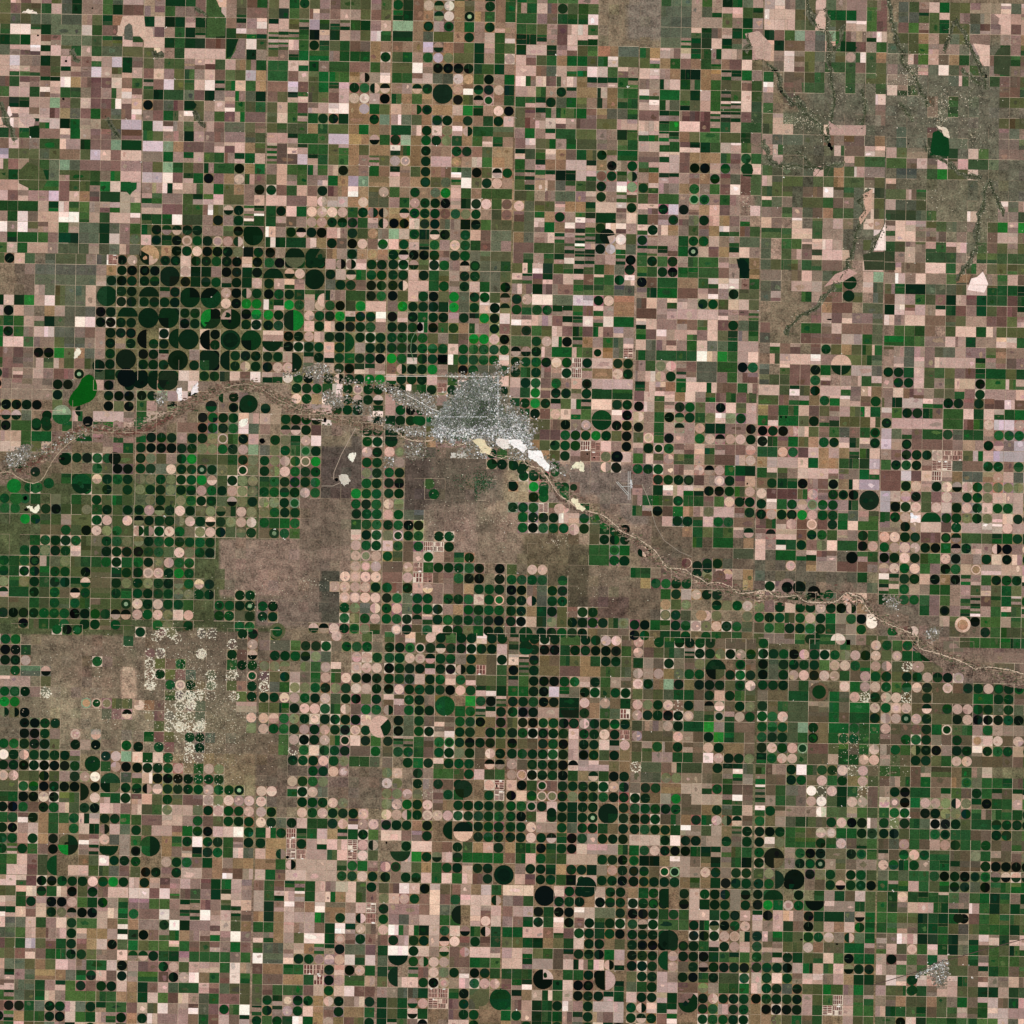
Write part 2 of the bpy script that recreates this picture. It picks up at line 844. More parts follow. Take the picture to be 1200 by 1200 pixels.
# ------------------------------------------------------------------ mesh helpers
def XY(px, py): return (px - 600.0, 600.0 - py)
class MB:
    def __init__(s): s.v = []; s.f = []; s.c = []
    def slab(s, pts, z, col, z0=0.0, side=None):
        n = len(pts); b = len(s.v)
        # counter-clockwise
        A = sum(pts[i][0]*pts[(i+1) % n][1] - pts[(i+1) % n][0]*pts[i][1] for i in range(n))
        if A < 0: pts = pts[::-1]
        s.v += [(x, y, z) for x, y in pts] + [(x, y, z0) for x, y in pts]
        s.f.append(tuple(range(b, b+n))); s.c.append(col)
        for i in range(n):
            j = (i+1) % n
            s.f.append((b+i, b+n+i, b+n+j, b+j)); s.c.append(side or col)
    def box(s, x, y, w, d, h, col, rot=0, side=None):
        c, n = cos(rot), sin(rot)
        s.slab([(x + u*c - v*n, y + u*n + v*c) for u, v in ((-w/2, -d/2), (w/2, -d/2), (w/2, d/2), (-w/2, d/2))], h, col, 0, side)
    def build(s, name, mat, parent=None):
        me = bpy.data.meshes.new(name); me.from_pydata(s.v, [], s.f); me.update()
        a = me.attributes.new('tint', 'FLOAT_COLOR', 'FACE')
        a.data.foreach_set('color', [k for c in s.c for k in c])
        me.materials.append(mat)
        o = bpy.data.objects.new(name, me); COL.objects.link(o)
        if parent: o.parent = parent
        return o
def tag(o, label=None, cat=None, group=None, kind=None):
    if label: o['label'] = label
    if cat: o['category'] = cat
    if group: o['group'] = group
    if kind: o['kind'] = kind
    elif label: o['kind'] = 'thing'
    return o
def disc(cx, cy, r, n=36, a0=0, a1=360):
    full = abs(a1 - a0) >= 360
    k = max(3, int(n * abs(a1 - a0) / 360))
    P = [(cx + r*cos(radians(a0 + (a1-a0)*i/k)), cy + r*sin(radians(a0 + (a1-a0)*i/k))) for i in range(k if full else k+1)]
    if not full and abs(abs(a1-a0) - 180) > 1: P.append((cx, cy))
    return P
def ring(mb, cx, cy, r0, r1, z, col, n=36, z0=0):
    for i in range(n):
        a, b = 2*pi*i/n, 2*pi*(i+1)/n
        v = len(mb.v)
        mb.v += [(cx+r1*cos(a), cy+r1*sin(a), z), (cx+r1*cos(b), cy+r1*sin(b), z), (cx+r0*cos(b), cy+r0*sin(b), z), (cx+r0*cos(a), cy+r0*sin(a), z)]
        mb.f.append((v, v+1, v+2, v+3)); mb.c.append(col)
def ribbon(mb, pts, w, z, col, jit=0, z0=0, wj=0):
    # smooth polyline ribbon, pts in pixels
    P = []
    for i in range(len(pts)-1):
        p0 = pts[max(i-1, 0)]; p1 = pts[i]; p2 = pts[i+1]; p3 = pts[min(i+2, len(pts)-1)]
        k = max(1 if w > 3 else 2, int(math.dist(p1, p2)/max(1.6, w*.8)))
        for j in range(k):
            t = j/k
            P.append(tuple(.5*((2*p1[q]) + (-p0[q]+p2[q])*t + (2*p0[q]-5*p1[q]+4*p2[q]-p3[q])*t*t + (-p0[q]+3*p1[q]-3*p2[q]+p3[q])*t**3) for q in (0, 1)))
    P.append(pts[-1])
    P = [XY(x + random.gauss(0, jit), y + random.gauss(0, jit)) for x, y in P]
    Lp = []; Rp = []
    for i, (x, y) in enumerate(P):
        a = P[max(i-1, 0)]; b = P[min(i+1, len(P)-1)]
        dx, dy = b[0]-a[0], b[1]-a[1]; l = math.hypot(dx, dy) or 1
        ww = w/2 * max(.25, 1 + random.gauss(0, wj)); w2 = w/2 * max(.25, 1 + random.gauss(0, wj))
        Lp.append((x - dy/l*ww, y + dx/l*ww)); Rp.append((x + dy/l*w2, y - dx/l*w2))
    base = len(mb.v)
    for q in range(len(P)): mb.v += [Lp[q] + (z,), Rp[q] + (z,)]
    for q in range(len(P)-1):
        mb.f.append((base+2*q, base+2*q+1, base+2*q+3, base+2*q+2)); mb.c.append(col)
def blob(px, py, rx, ry=None, n=11, j=.3):
    ry = ry or rx; x, y = XY(px, py); P = []
    for i in range(n):
        a = 2*pi*i/n; q = 1 + U(-j, j); P.append((x + rx*q*cos(a), y + ry*q*sin(a)))
    return P

# ------------------------------------------------------------------ region names for labels
LAND = [((485, 545), (560, 490), 'city', 'the city')]
LM = [('the city', 560, 485), ('the green lake', 98, 460), ('the western town', 24, 535), ('the power plant', 402, 562), ('the airport', 735, 570),
      ('the eastern town', 1095, 745), ('the railside town', 1102, 1135), ('the sandhills', 220, 815), ('the black pond', 972, 172),
      ('the salmon circles', 425, 685), ('the bright circle', 522, 226), ('the tan ring', 1128, 731)]
def where(px, py):
    n, lx, ly = min(LM, key=lambda l: math.dist((px, py), l[1:]))
    dx, dy = px-lx, py-ly
    v = 'south' if dy > 0 else 'north'; h = 'east' if dx > 0 else 'west'
    if abs(dx) > 2.4*abs(dy): d = h
    elif abs(dy) > 2.4*abs(dx): d = v
    else: d = v + h
    return d + ' of ' + n
USED = set()
def label(desc, px, py):
    px = min(1199, max(1, px)); py = min(1199, max(1, py))
    for q in range(0, 3):
        fx, fy = round(px/12, q), round(py/12, q)
        if q == 0: fx, fy = int(fx), int(fy)
        s = '%s %s, %s%% across, %s%% down' % (desc, where(px, py), fx, fy)
        if s not in USED: break
    USED.add(s)
    return s

# ------------------------------------------------------------------ ground sheet
BASE = (150, 128, 104)
REG = [  # x0 y0 x1 y1 colour feather
 (-3000, -3000, 4200, 4200, (126, 110, 90), 30),
 (110, 250, 420, 445, (102, 94, 66), 3),
 (420, 250, 640, 445, (112, 100, 74), 3),
 (380, 0, 640, 260, (140, 112, 88), 25),
 (640, 180, 1300, 620, (152, 126, 110), 30),
 (20, 300, 118, 460, (112, 100, 84), 4),
 (60, 8, 90, 50, (98, 96, 80), 2),
 (735, -60, 800, 46, (122, 110, 98), 3),
 (945, 50, 1240, 300, (101, 98, 82), 22),
 (885, 130, 975, 255, (100, 100, 80), 4),
 (1040, 200, 1180, 300, (104, 98, 80), 4),
 (890, 300, 1000, 440, (120, 104, 86), 4),
 (0, 470, 300, 560, (112, 98, 78), 5),
 (-60, 560, 330, 745, (76, 82, 54), 4),
 (250, 470, 420, 500, (118, 100, 86), 2),
 (376, 497, 425, 584, (90, 79, 71), 2),
 (378, 497, 412, 522, (122, 106, 88), 2),
 (258, 632, 415, 700, (132, 112, 98), 2),
 (300, 700, 402, 735, (118, 102, 90), 2),
 (348, 580, 412, 640, (118, 102, 88), 2),
 (376, 668, 402, 730, (84, 80, 68), 2),
 (474, 520, 590, 600, (102, 89, 77), 7),
 (474, 520, 506, 600, (86, 74, 66), 7),
 (500, 590, 640, 650, (127, 108, 95), 7),
 (560, 590, 612, 660, (120, 103, 88), 7),
 (612, 625, 680, 690, (92, 82, 64), 7),
 (665, 640, 692, 735, (82, 74, 58), 7),
 (690, 664, 740, 702, (114, 99, 83), 7),
 (690, 700, 735, 726, (96, 78, 68), 7),
 (738, 680, 775, 725, (106, 92, 76), 7),
 (640, 545, 765, 615, (116, 102, 92), 7),
 (760, 600, 900, 680, (112, 96, 80), 4),
 (884, 640, 1010, 690, (98, 90, 76), 2),
 (-60, 745, 270, 885, (114, 102, 84), 5),
 (172, 745, 262, 890, (142, 127, 108), 30),
 (142, 784, 168, 840, (168, 144, 122), 2),
 (160, 740, 340, 900, (112, 98, 82), 4),
 (240, 840, 345, 935, (110, 98, 80), 3),
 (300, 900, 460, 950, (106, 92, 78), 3),
 (-60, 885, 300, 1040, (124, 108, 84), 3),
 (555, 870, 880, 1260, (86, 80, 54), 8),
 (820, 745, 1240, 900, (88, 82, 60), 20),
 (1100, 745, 1240, 800, (118, 98, 86), 4),
 (1030, 690, 1120, 750, (106, 96, 82), 3),
 (860, 900, 1240, 1050, (104, 100, 74), 22),
 (480, 745, 860, 1200, (124, 102, 80), 4),
 (860, 1050, 1240, 1260, (128, 110, 84), 20),
 (-60, 1040, 470, 1260, (138, 114, 98), 20),
]
def sstep(t): t = min(1, max(0, t)); return t*t*(3-2*t)
def seg_d(px, py, P):
    d = 1e9
    for (x0, y0), (x1, y1) in zip(P, P[1:]):
        dx, dy = x1-x0, y1-y0; t = max(0, min(1, ((px-x0)*dx+(py-y0)*dy)/(dx*dx+dy*dy)))
        d = min(d, math.hypot(px-x0-t*dx, py-y0-t*dy))
    return d
FLOOD = [(-40, 560), (20, 552), (60, 528), (95, 504), (150, 504), (205, 482), (255, 455), (300, 452), (345, 476), (400, 492), (450, 505), (540, 520), (600, 525), (640, 560), (700, 602), (760, 645), (790, 672), (850, 692), (905, 700), (1000, 700), (1060, 742), (1120, 775), (1200, 797), (1260, 818)]
LUMP = [[(U(0, 1200), U(0, 1200), U(12, 50), random.gauss(0, .085), random.gauss(0, .01)) for _ in range(420)] + [(U(0, 1200), U(0, 1200), U(4, 12), random.gauss(0, .07), random.gauss(0, .012)) for _ in range(1600)]]
BUCK = {}
for q in LUMP[0]:
    for i in range(int((q[0]-2*q[2])//60), int((q[0]+2*q[2])//60)+1):
        for j in range(int((q[1]-2*q[2])//60), int((q[1]+2*q[2])//60)+1): BUCK.setdefault((i, j), []).append(q)
def ground_rgb(px, py):
    c = ground_rgb0(px, py)
    if 420 < py < 840 and -60 < px < 1260:
        d = seg_d(px, py, FLOOD); w = sstep((13 + 4*sin(px*.21) + 3*sin(py*.37+px*.07) - d)/5 + .5)
        if w > 0: c = [a*(1-w)+b*w for a, b in zip(c, (121, 102, 88))]
    f = 1; hgr = 0
    for x, y, r, a, b in BUCK.get((int(px//60), int(py//60)), ()):
        if abs(px-x) < 2*r and abs(py-y) < 2*r:
            q = math.exp(-((px-x)**2+(py-y)**2)/(r*r)); f += a*q; hgr += b*q
    return [c[0]*f*(1-hgr), c[1]*f*(1+hgr), c[2]*f]
def ground_rgb0(px, py):
    c = list(BASE)
    for x0, y0, x1, y1, col, f in REG:
        w = sstep((px-x0)/f+.5)*sstep((x1-px)/f+.5)*sstep((py-y0)/f+.5)*sstep((y1-py)/f+.5)
        if w > 0: c = [a*(1-w)+b*w for a, b in zip(c, col)]
    return c
def build_ground():
    s = [-40000, -12000, -4000, -2000, -1000, -500, -200, -80] + [i*3.5 for i in range(-16, 361)] + [1300, 1500, 1900, 2500, 4500, 12000, 40000]
    n = len(s); v = []; c = []
    for py in s:
        for px in s:
            v.append((px-600, 600-py, 0)); k = ground_rgb(px, py)
            g = 1 + random.gauss(0, .035)
            c += list(lin([q*g for q in k])) + [1.0]
    f = [(j*n+i, (j+1)*n+i, (j+1)*n+i+1, j*n+i+1) for j in range(n-1) for i in range(n-1)]
    me = bpy.data.meshes.new('ground'); me.from_pydata(v, [], f); me.update()
    a = me.attributes.new('tint', 'FLOAT_COLOR', 'POINT'); a.data.foreach_set('color', c)
    me.materials.append(M_GROUND)
    o = bpy.data.objects.new('ground', me); COL.objects.link(o)
    tag(o, 'brown and olive prairie ground between the irrigated fields', 'ground', kind='structure')
build_ground()

# ------------------------------------------------------------------ fields from the survey grid
SANDS = []
LAST = [None]
TC = {}
FIELDS = []   # dicts: kind, parts [(role, pts, z, col)], area, px, py, desc, cat
PITX, PITY = 98.5/8.219, 100.5/8.219
ROT = -.0175   # survey grid turned about a degree
zc = [0]
def zj():
    zc[0] = (zc[0] + 7) % 41
    return zc[0] * .0006
def quad(px0, py0, px1, py1, cx, cy):
    # px box turned by the grid angle about the cell centre
    P = []
    for x, y in ((px0, py0), (px1, py0), (px1, py1), (px0, py1)):
        dx, dy = x-cx, y-cy
        P.append(XY(cx + dx - dy*(.0175), cy + dy + dx*.0195))
    return P
def add_rect(px0, py0, px1, py1, ch, cx=None, cy=None, amp=None, same=None):
    if cx is None: cx, cy = (px0+px1)/2, (py0+py1)/2
    g = .10
    z = .05 + zj()
    pts = quad(px0+g, py0+g, px1-g, py1-g, cx, cy)
    parts = [('field', pts, z, same or tint(ch, amp=amp))]; LAST[0] = parts[0][3]
    # within-field patch of different growth
    w, h = px1-px0, py1-py0
    if rnd() < .22 and w > 6 and h > 6:
        f = random.choice([.4, .5, .6]); a = rnd()
        sub = tint(ch, 2.0)
        if a < .5: q = quad(px0+g, py0+g, px0+w*f, py1-g, cx, cy)
        else: q = quad(px0+g, py0+g, px1-g, py0+h*f, cx, cy)
        parts.append(('crop_strip', q, z+.03, sub))
    elif rnd() < .35 and w > 5 and h > 5:
        parts.append(('growth_patch', blob(U(px0+w*.3, px0+w*.7), U(py0+h*.3, py0+h*.7), w*U(.12, .28), h*U(.12, .28), 9, .4), z+.03, tint(ch, 1.6)))
    w_ = WORD[ch]
    shape = 'square' if abs(w-h) < 2 else ('long' if max(w, h) > 1.6*min(w, h) else 'oblong')
    FIELDS.append(dict(kind='r', parts=parts, area=w*h, px=(px0+px1)/2, py=(py0+py1)/2, desc='%s %s field' % (w_, shape)))
CORN = [(110, 98, 72), (128, 112, 84), (150, 128, 102), (176, 148, 124), (96, 88, 60), (118, 92, 74)]
def corner_col(px, py):
    g = ground_rgb(px, py)
    if rnd() < .22: k = random.choice(CORN)
    else: k = [v * (1 + random.gauss(0, .07)) for v in g]
    if rnd() < .05: k = (206, 184, 166)
    return lin(k) + (1.0,)
ANG = [0, 90, 180, 270]
def add_circle(px, py, r, ch, corner=True, secs=None, kind='c', ringcol=None):
    x, y = XY(px, py)
    z = .10 + zj()
    parts = []
    desc = None
    if corner:
        parts.append(('corner_ground', quad(px-PITX/2+.08, py-PITY/2+.08, px+PITX/2-.08, py+PITY/2-.08, px, py), .035 + zj()*.5, corner_col(px, py)))
    def D(col, rr=r, zz=z, a0=0, a1=360): return (col, disc(x, y, rr, 40 if rr > 8 else 30, a0, a1), zz)
    if ch in 'XZHJ':
        dk = tint(random.choice('KKD')); lt = tint(random.choice('PPPmO') if ch != 'H' else random.choice('PPm'))
        top, bot, a = {'X': (dk, lt, 0), 'Z': (lt, dk, 0), 'H': (lt, dk, -90), 'J': (dk, lt, -90)}[ch]
        parts.append(('crop',) + D(top, a0=a, a1=a+180)[1:] + (top,))
        parts.append(('crop_sector',) + D(bot, zz=z+.012, a0=a+180, a1=a+360)[1:] + (bot,))
        desc = {'X': 'round field, dark above, pale below', 'Z': 'round field, pale above, dark below',
                'H': 'round field, dark left, pale right', 'J': 'round field, pale left, dark right'}[ch]
    elif ch == 'Q':
        outc = tint('P' if rnd() < .75 else 'E'); inn = tint(random.choice('GODT'))
        parts.append(('crop', disc(x, y, r), z, outc)); parts.append(('crop_sector', disc(x, y, r*.78), z+.012, inn))
        desc = 'round field with a pale outer ring'
    elif ch == 'R':
        parts.append(('crop', disc(x, y, r), z, tint('D'))); parts.append(('crop_sector', disc(x, y, r*.42), z+.012, tint('E')))
        desc = 'dark round field with a pale centre'
    elif ch == 'S':
        parts.append(('crop', disc(x, y, r*.98), z, flat([v*U(.88, 1.06) for v in ground_rgb(px, py)])))
        for i in range(random.choice([10, 22, 34, 50, 70])):
            a, q = U(0, 2*pi), r*math.sqrt(rnd())*1.05 if rnd() < .5 else r*U(.85, 1.05)
            SANDS.append((px + q*cos(a), py + q*sin(a)))
        desc = 'sandy round field with white flecks'
    else:
        col = tint(ch)
        parts.append(('crop', disc(x, y, r, 40 if r > 8 else 30), z, col))
        desc = WORD[ch.lower()] + ' round field'
        q = rnd()
        for k in range(random.choice([0, 0, 1, 2])):
            a, d = U(0, 2*pi), r*U(.1, .6)
            parts.append(('growth_patch', blob(px + d*cos(a), py + d*sin(a), r*U(.15, .36), r*U(.12, .34), 9, .35), z+.018+.003*k, tint(ch, 1.5)))
        if secs:
            for k, (a0, a1, c2) in enumerate(secs):
                t = tint(c2, .4); parts.append(('crop_sector', disc(x, y, r*(.995-.004*k), 40, a0, a1), z+.012+.004*k, t))
            desc = 'multi-toned ' + WORD[ch.lower()] + ' round field'
        elif q < .26:
            a0 = random.choice(ANG) + 1; a1 = a0 + random.choice([90, 180, 180])
            t = tint(ch, 2.2); parts.append(('crop_sector', disc(x, y, r*.995, 36, a0, a1), z+.012, t))
        elif q < .36:
            rr = r*U(.5, .8); parts.append(('crop_sector', disc(x, y, rr), z+.012, tint(ch, 1.6)))
    if ch not in 'SQR' and rnd() < .14 and kind != 'nb':
        a = random.choice([0, 90, 180, 270]) + U(-4, 4) if rnd() < .6 else U(0, 360)
        ca, sa = cos(radians(a)), sin(radians(a)); h = .11
        parts.append(('access_track', [(x - sa*h, y + ca*h), (x + sa*h, y - ca*h), (x + ca*r*.97 + sa*h, y + sa*r*.97 - ca*h), (x + ca*r*.97 - sa*h, y + sa*r*.97 + ca*h)], z+.04, flat((150, 140, 112) if ch in 'PWLTEO' else (70, 96, 66))))
    FIELDS.append(dict(kind='c', parts=parts, area=pi*r*r*(1.2 if corner else 1), px=px, py=py, desc=desc))
SPL = {'v': 'v,d,o', '1': 'v,p,g', '2': 'v,d,p', '3': 'h,p,g', '4': 'h,g,p', '5': 'v,b,p', '6': 'v,p,b', '7': 'h,b,p', '8': 'h,p,b', '9': 'v,p,g,m,g', '0': 'v,d,m,g'}
FEED = []
URB = []
RANGE = MB()
OCC = {}
def do_cell(px0, py0, w, h, ch, cx, cy, same=None):
    POS[0] = cx; POS[1] = cy
    if ch == '.': return
    if ch in SPL:
        k = SPL[ch].split(','); o, cs = k[0], k[1:]
        cs = [random.choice('dg') if q in 'dg' and rnd() < .5 else q for q in cs]
        cs = [random.choice('ppppmmw') if q == 'p' else (random.choice('bbm') if q == 'b' else q) for q in cs]
        if len(cs) > 2 and rnd() < .5: random.shuffle(cs)
        ws = [U(.7, 1.3) for _ in cs]; S = sum(ws); t = 0
        for q, ww in zip(cs, ws):
            u = ww/S
            if o == 'v': add_rect(px0, py0+h*t, px0+w, py0+h*(t+u), q, cx, cy)
            else: add_rect(px0+w*t, py0, px0+w*(t+u), py0+h, q, cx, cy)
            t += u
    elif ch == 'F': FEED.append((cx, cy))
    elif ch in 'pmgdbw' and rnd() < (.26 if cx > 600 and cy < 620 else .12) and w < 13:
        f = random.choice([.25, .33, .5, .5, .66]); q = random.choice({'p': ['p', 'w', 'm'], 'm': ['p', 'b', 'm', 'o'], 'g': ['g', 'd', 'o', 'p'], 'd': ['g', 'd'], 'b': ['b', 'm', 'p'], 'w': ['w', 'p']}[ch])
        if rnd() < .65: add_rect(px0, py0, px0+w, py0+h*f, q, cx, cy); add_rect(px0, py0+h*f, px0+w, py0+h, ch, cx, cy)
        else: add_rect(px0, py0, px0+w*f, py0+h, q, cx, cy); add_rect(px0+w*f, py0, px0+w, py0+h, ch, cx, cy)
    elif ch.islower() or ch == 'A': add_rect(px0, py0, px0+w, py0+h, ch, cx, cy, None, same)
    else: add_circle(cx, cy, 5.86 + U(-.14, .10), ch, corner=ch != 'S')
XO = [22, 167, 312, 458, 603, 748, 894, 1039]
TORG = {}
ROADS = MB()
def road_seg(p, q, w=.42, col=(190, 168, 146)):
    x0, y0 = XY(*p); x1, y1 = XY(*q); l = math.hypot(x1-x0, y1-y0) or 1
    nx, ny = -(y1-y0)/l*w/2, (x1-x0)/l*w/2
    ROADS.slab([(x0+nx, y0+ny), (x1+nx, y1+ny), (x1-nx, y1-ny), (x0-nx, y0-ny)], .225 + (.004 if abs(x1-x0) > abs(y1-y0) else 0), flat(col, .5))
orgx = {0: [22,167,312,458,603,748,894,1039], 1: [20,165,310,455,601,746,891,1037], 2: [17,162,307,453,598,743,889,1034], 3: [14,160,305,450,595,740,886,1031],
        4: [12,157,302,448,593,738,884,1029], 5: [9,155,300,445,590,736,881,1026], 6: [7,152,298,443,588,733,879,1024], 7: [5,150,295,440,586,731,876,1022]}
orgy = {0: [5,8,11,13,16,19,22,25], 1: [151,154,157,159,162,165,168,171], 2: [297,300,303,306,309,312,315,318], 3: [444,447,450,452,455,458,461,464],
        4: [590,593,596,599,601,604,607,610], 5: [737,740,743,745,748,751,754,757], 6: [883,886,889,892,894,897,900,903], 7: [1029,1032,1035,1038,1041,1044,1047,1049]}
GRID = {}
def twelve(s):
    s = s.replace(' ', ''); return (s + s[-1]*3)[:12]
TOP = [l.split('|') for l in TOP_ROWS.strip().split('\n')]
for a, (x0, y0) in enumerate([(10, -3), (10, 0), (14, -3), (10, 0), (10, 5), (10, 10), (4, 15), (5, 20)]): GRID[(a, 0)] = (x0, y0, [twelve(r[a]) for r in TOP])
for line in TILES.strip().split('\n'):
    if line[0] == '#':
        k = line[1:].split(); a, b = map(int, k[0].split(',')); cur = []; GRID[(a, b)] = (int(k[1]), int(k[2]), cur)
    else: cur.append(twelve(line))
def cellpos(a, b, c, r):
    x0, y0, _ = GRID[(a, b)]
    zx, zy = x0 + 98.5*c, y0 + 100.5*r
    # grid turn inside the tile (measured at the middle of the tile)
    zx += -(zy-600)*.0175; zy2 = zy + (zx-600)*.0175
    return orgx[b][a] + zx/8.219, orgy[b][a] + zy2/8.219
def build_tile(a, b):
    x0, y0, rows = GRID[(a, b)]
    cr = range(-3 if a == 0 else 0, 15 if a == 7 else 12)
    rr = range(-2 if b == 0 else 0, 16 if b == 7 else 12)
    for r in rr:
        skip = set()
        for c in cr:
            if c in skip: continue
            R = rows[min(11, max(0, r if 0 <= r < 12 else (r*5 + c*3) % 12))]
            ch = R[c] if 0 <= c < 12 and 0 <= r < 12 else R[(c*5 + r*7 + 3) % 12]
            edge = not (0 <= c < 12 and 0 <= r < 12)
            if edge:
                near = rows[min(11, max(0, r))][min(11, max(0, c))]
                if near == '.': ch = '.'
                elif ch in '.SF': ch = near
                if near in 'SF' : ch = '.'
                if rnd() < .35 and near not in 'SF.': ch = near
            if (a, b) == (3, 3) and r >= 8 and 4 <= c <= 11: ch = '.'
            if ch == 'w' and not edge and ((a, b) == (3, 3) and not (c == 1 and r in (0, 1)) or (a, b) == (4, 3) and c < 4 or (a, b) == (4, 3) and (c == 11 or r >= 7) or (a, b) == (5, 3) and c == 0):
                if (a, b) == (3, 3) or c < 4 and r < 7: URB.append(cellpos(a, b, c+.5, r+.5))
                ch = '.'
            if ch == '.' and rnd() < .35:
                q = cellpos(a, b, c+.5, r+.5); f = random.gauss(1, .03); hw, hh = PITX/2, PITY/2
                hw -= .06; hh -= .06
                RANGE.slab(quad(q[0]-hw, q[1]-hh, q[0]+hw, q[1]+hh, q[0], q[1]), .004 + .0003*((len(RANGE.f)//5) % 97), flat([v*f + random.gauss(0, 1.5) for v in ground_rgb(*q)], 1.0))
            px, py = cellpos(a, b, c, r); px2, _ = cellpos(a, b, c+1, r); w = PITX; h = PITY
            cc = cellpos(a, b, c+.5, r+.5)
            if ch in 'kdgopbwlmtcey' and 0 <= c < 11 and R[c+1] == ch and rnd() < .5:
                w = 2*PITX; cc = cellpos(a, b, c+1, r+.5); skip.add(c+1)
            same = None
            for dc, dr in ((0, -1), (-1, 0)):
                t_ = TC.get((a, b, c+dc, r+dr))
                if t_ and t_[0] == ch and rnd() < .62: same = t_[1]
            do_cell(cc[0]-w/2, cc[1]-h/2, w, h, ch, cc[0], cc[1], same)
            if ch in 'kdgopbwlmtcey':
                TC[(a, b, c, r)] = (ch, LAST[0])
                if w > 13: TC[(a, b, c+1, r)] = (ch, LAST[0])
    # section roads
    vo = 0 if b < 5 else 1; ho = 1 if b < 5 else 0
    def cell(c, r): return rows[min(11, max(0, r))][min(11, max(0, c))]
    for r in rr:
        for c in range(vo, 12 if a < 7 else 15, 2):
            q = cell(c, r) + cell(c-1, r)
            pr = .9 if '.' not in q else (.75 if q != '..' else .28)
            if (c % 2 == vo % 2) and rnd() < pr:
                road_seg(cellpos(a, b, c, r), cellpos(a, b, c, r+1), U(.26, .46), random.choice([(188, 166, 144), (170, 150, 126), (206, 184, 160)]) if '..' != q else (148, 130, 110))
    for c in cr:
        for r in range(ho, 12 if b < 7 else 16, 2):
            q = cell(c, r) + cell(c, r-1)
            pr = .9 if '.' not in q else (.75 if q != '..' else .28)
            if rnd() < pr:
                road_seg(cellpos(a, b, c, r), cellpos(a, b, c+1, r), U(.26, .46), random.choice([(188, 166, 144), (170, 150, 126), (206, 184, 160)]) if '..' != q else (148, 130, 110))
for b in range(8):
    for a in range(8): build_tile(a, b)

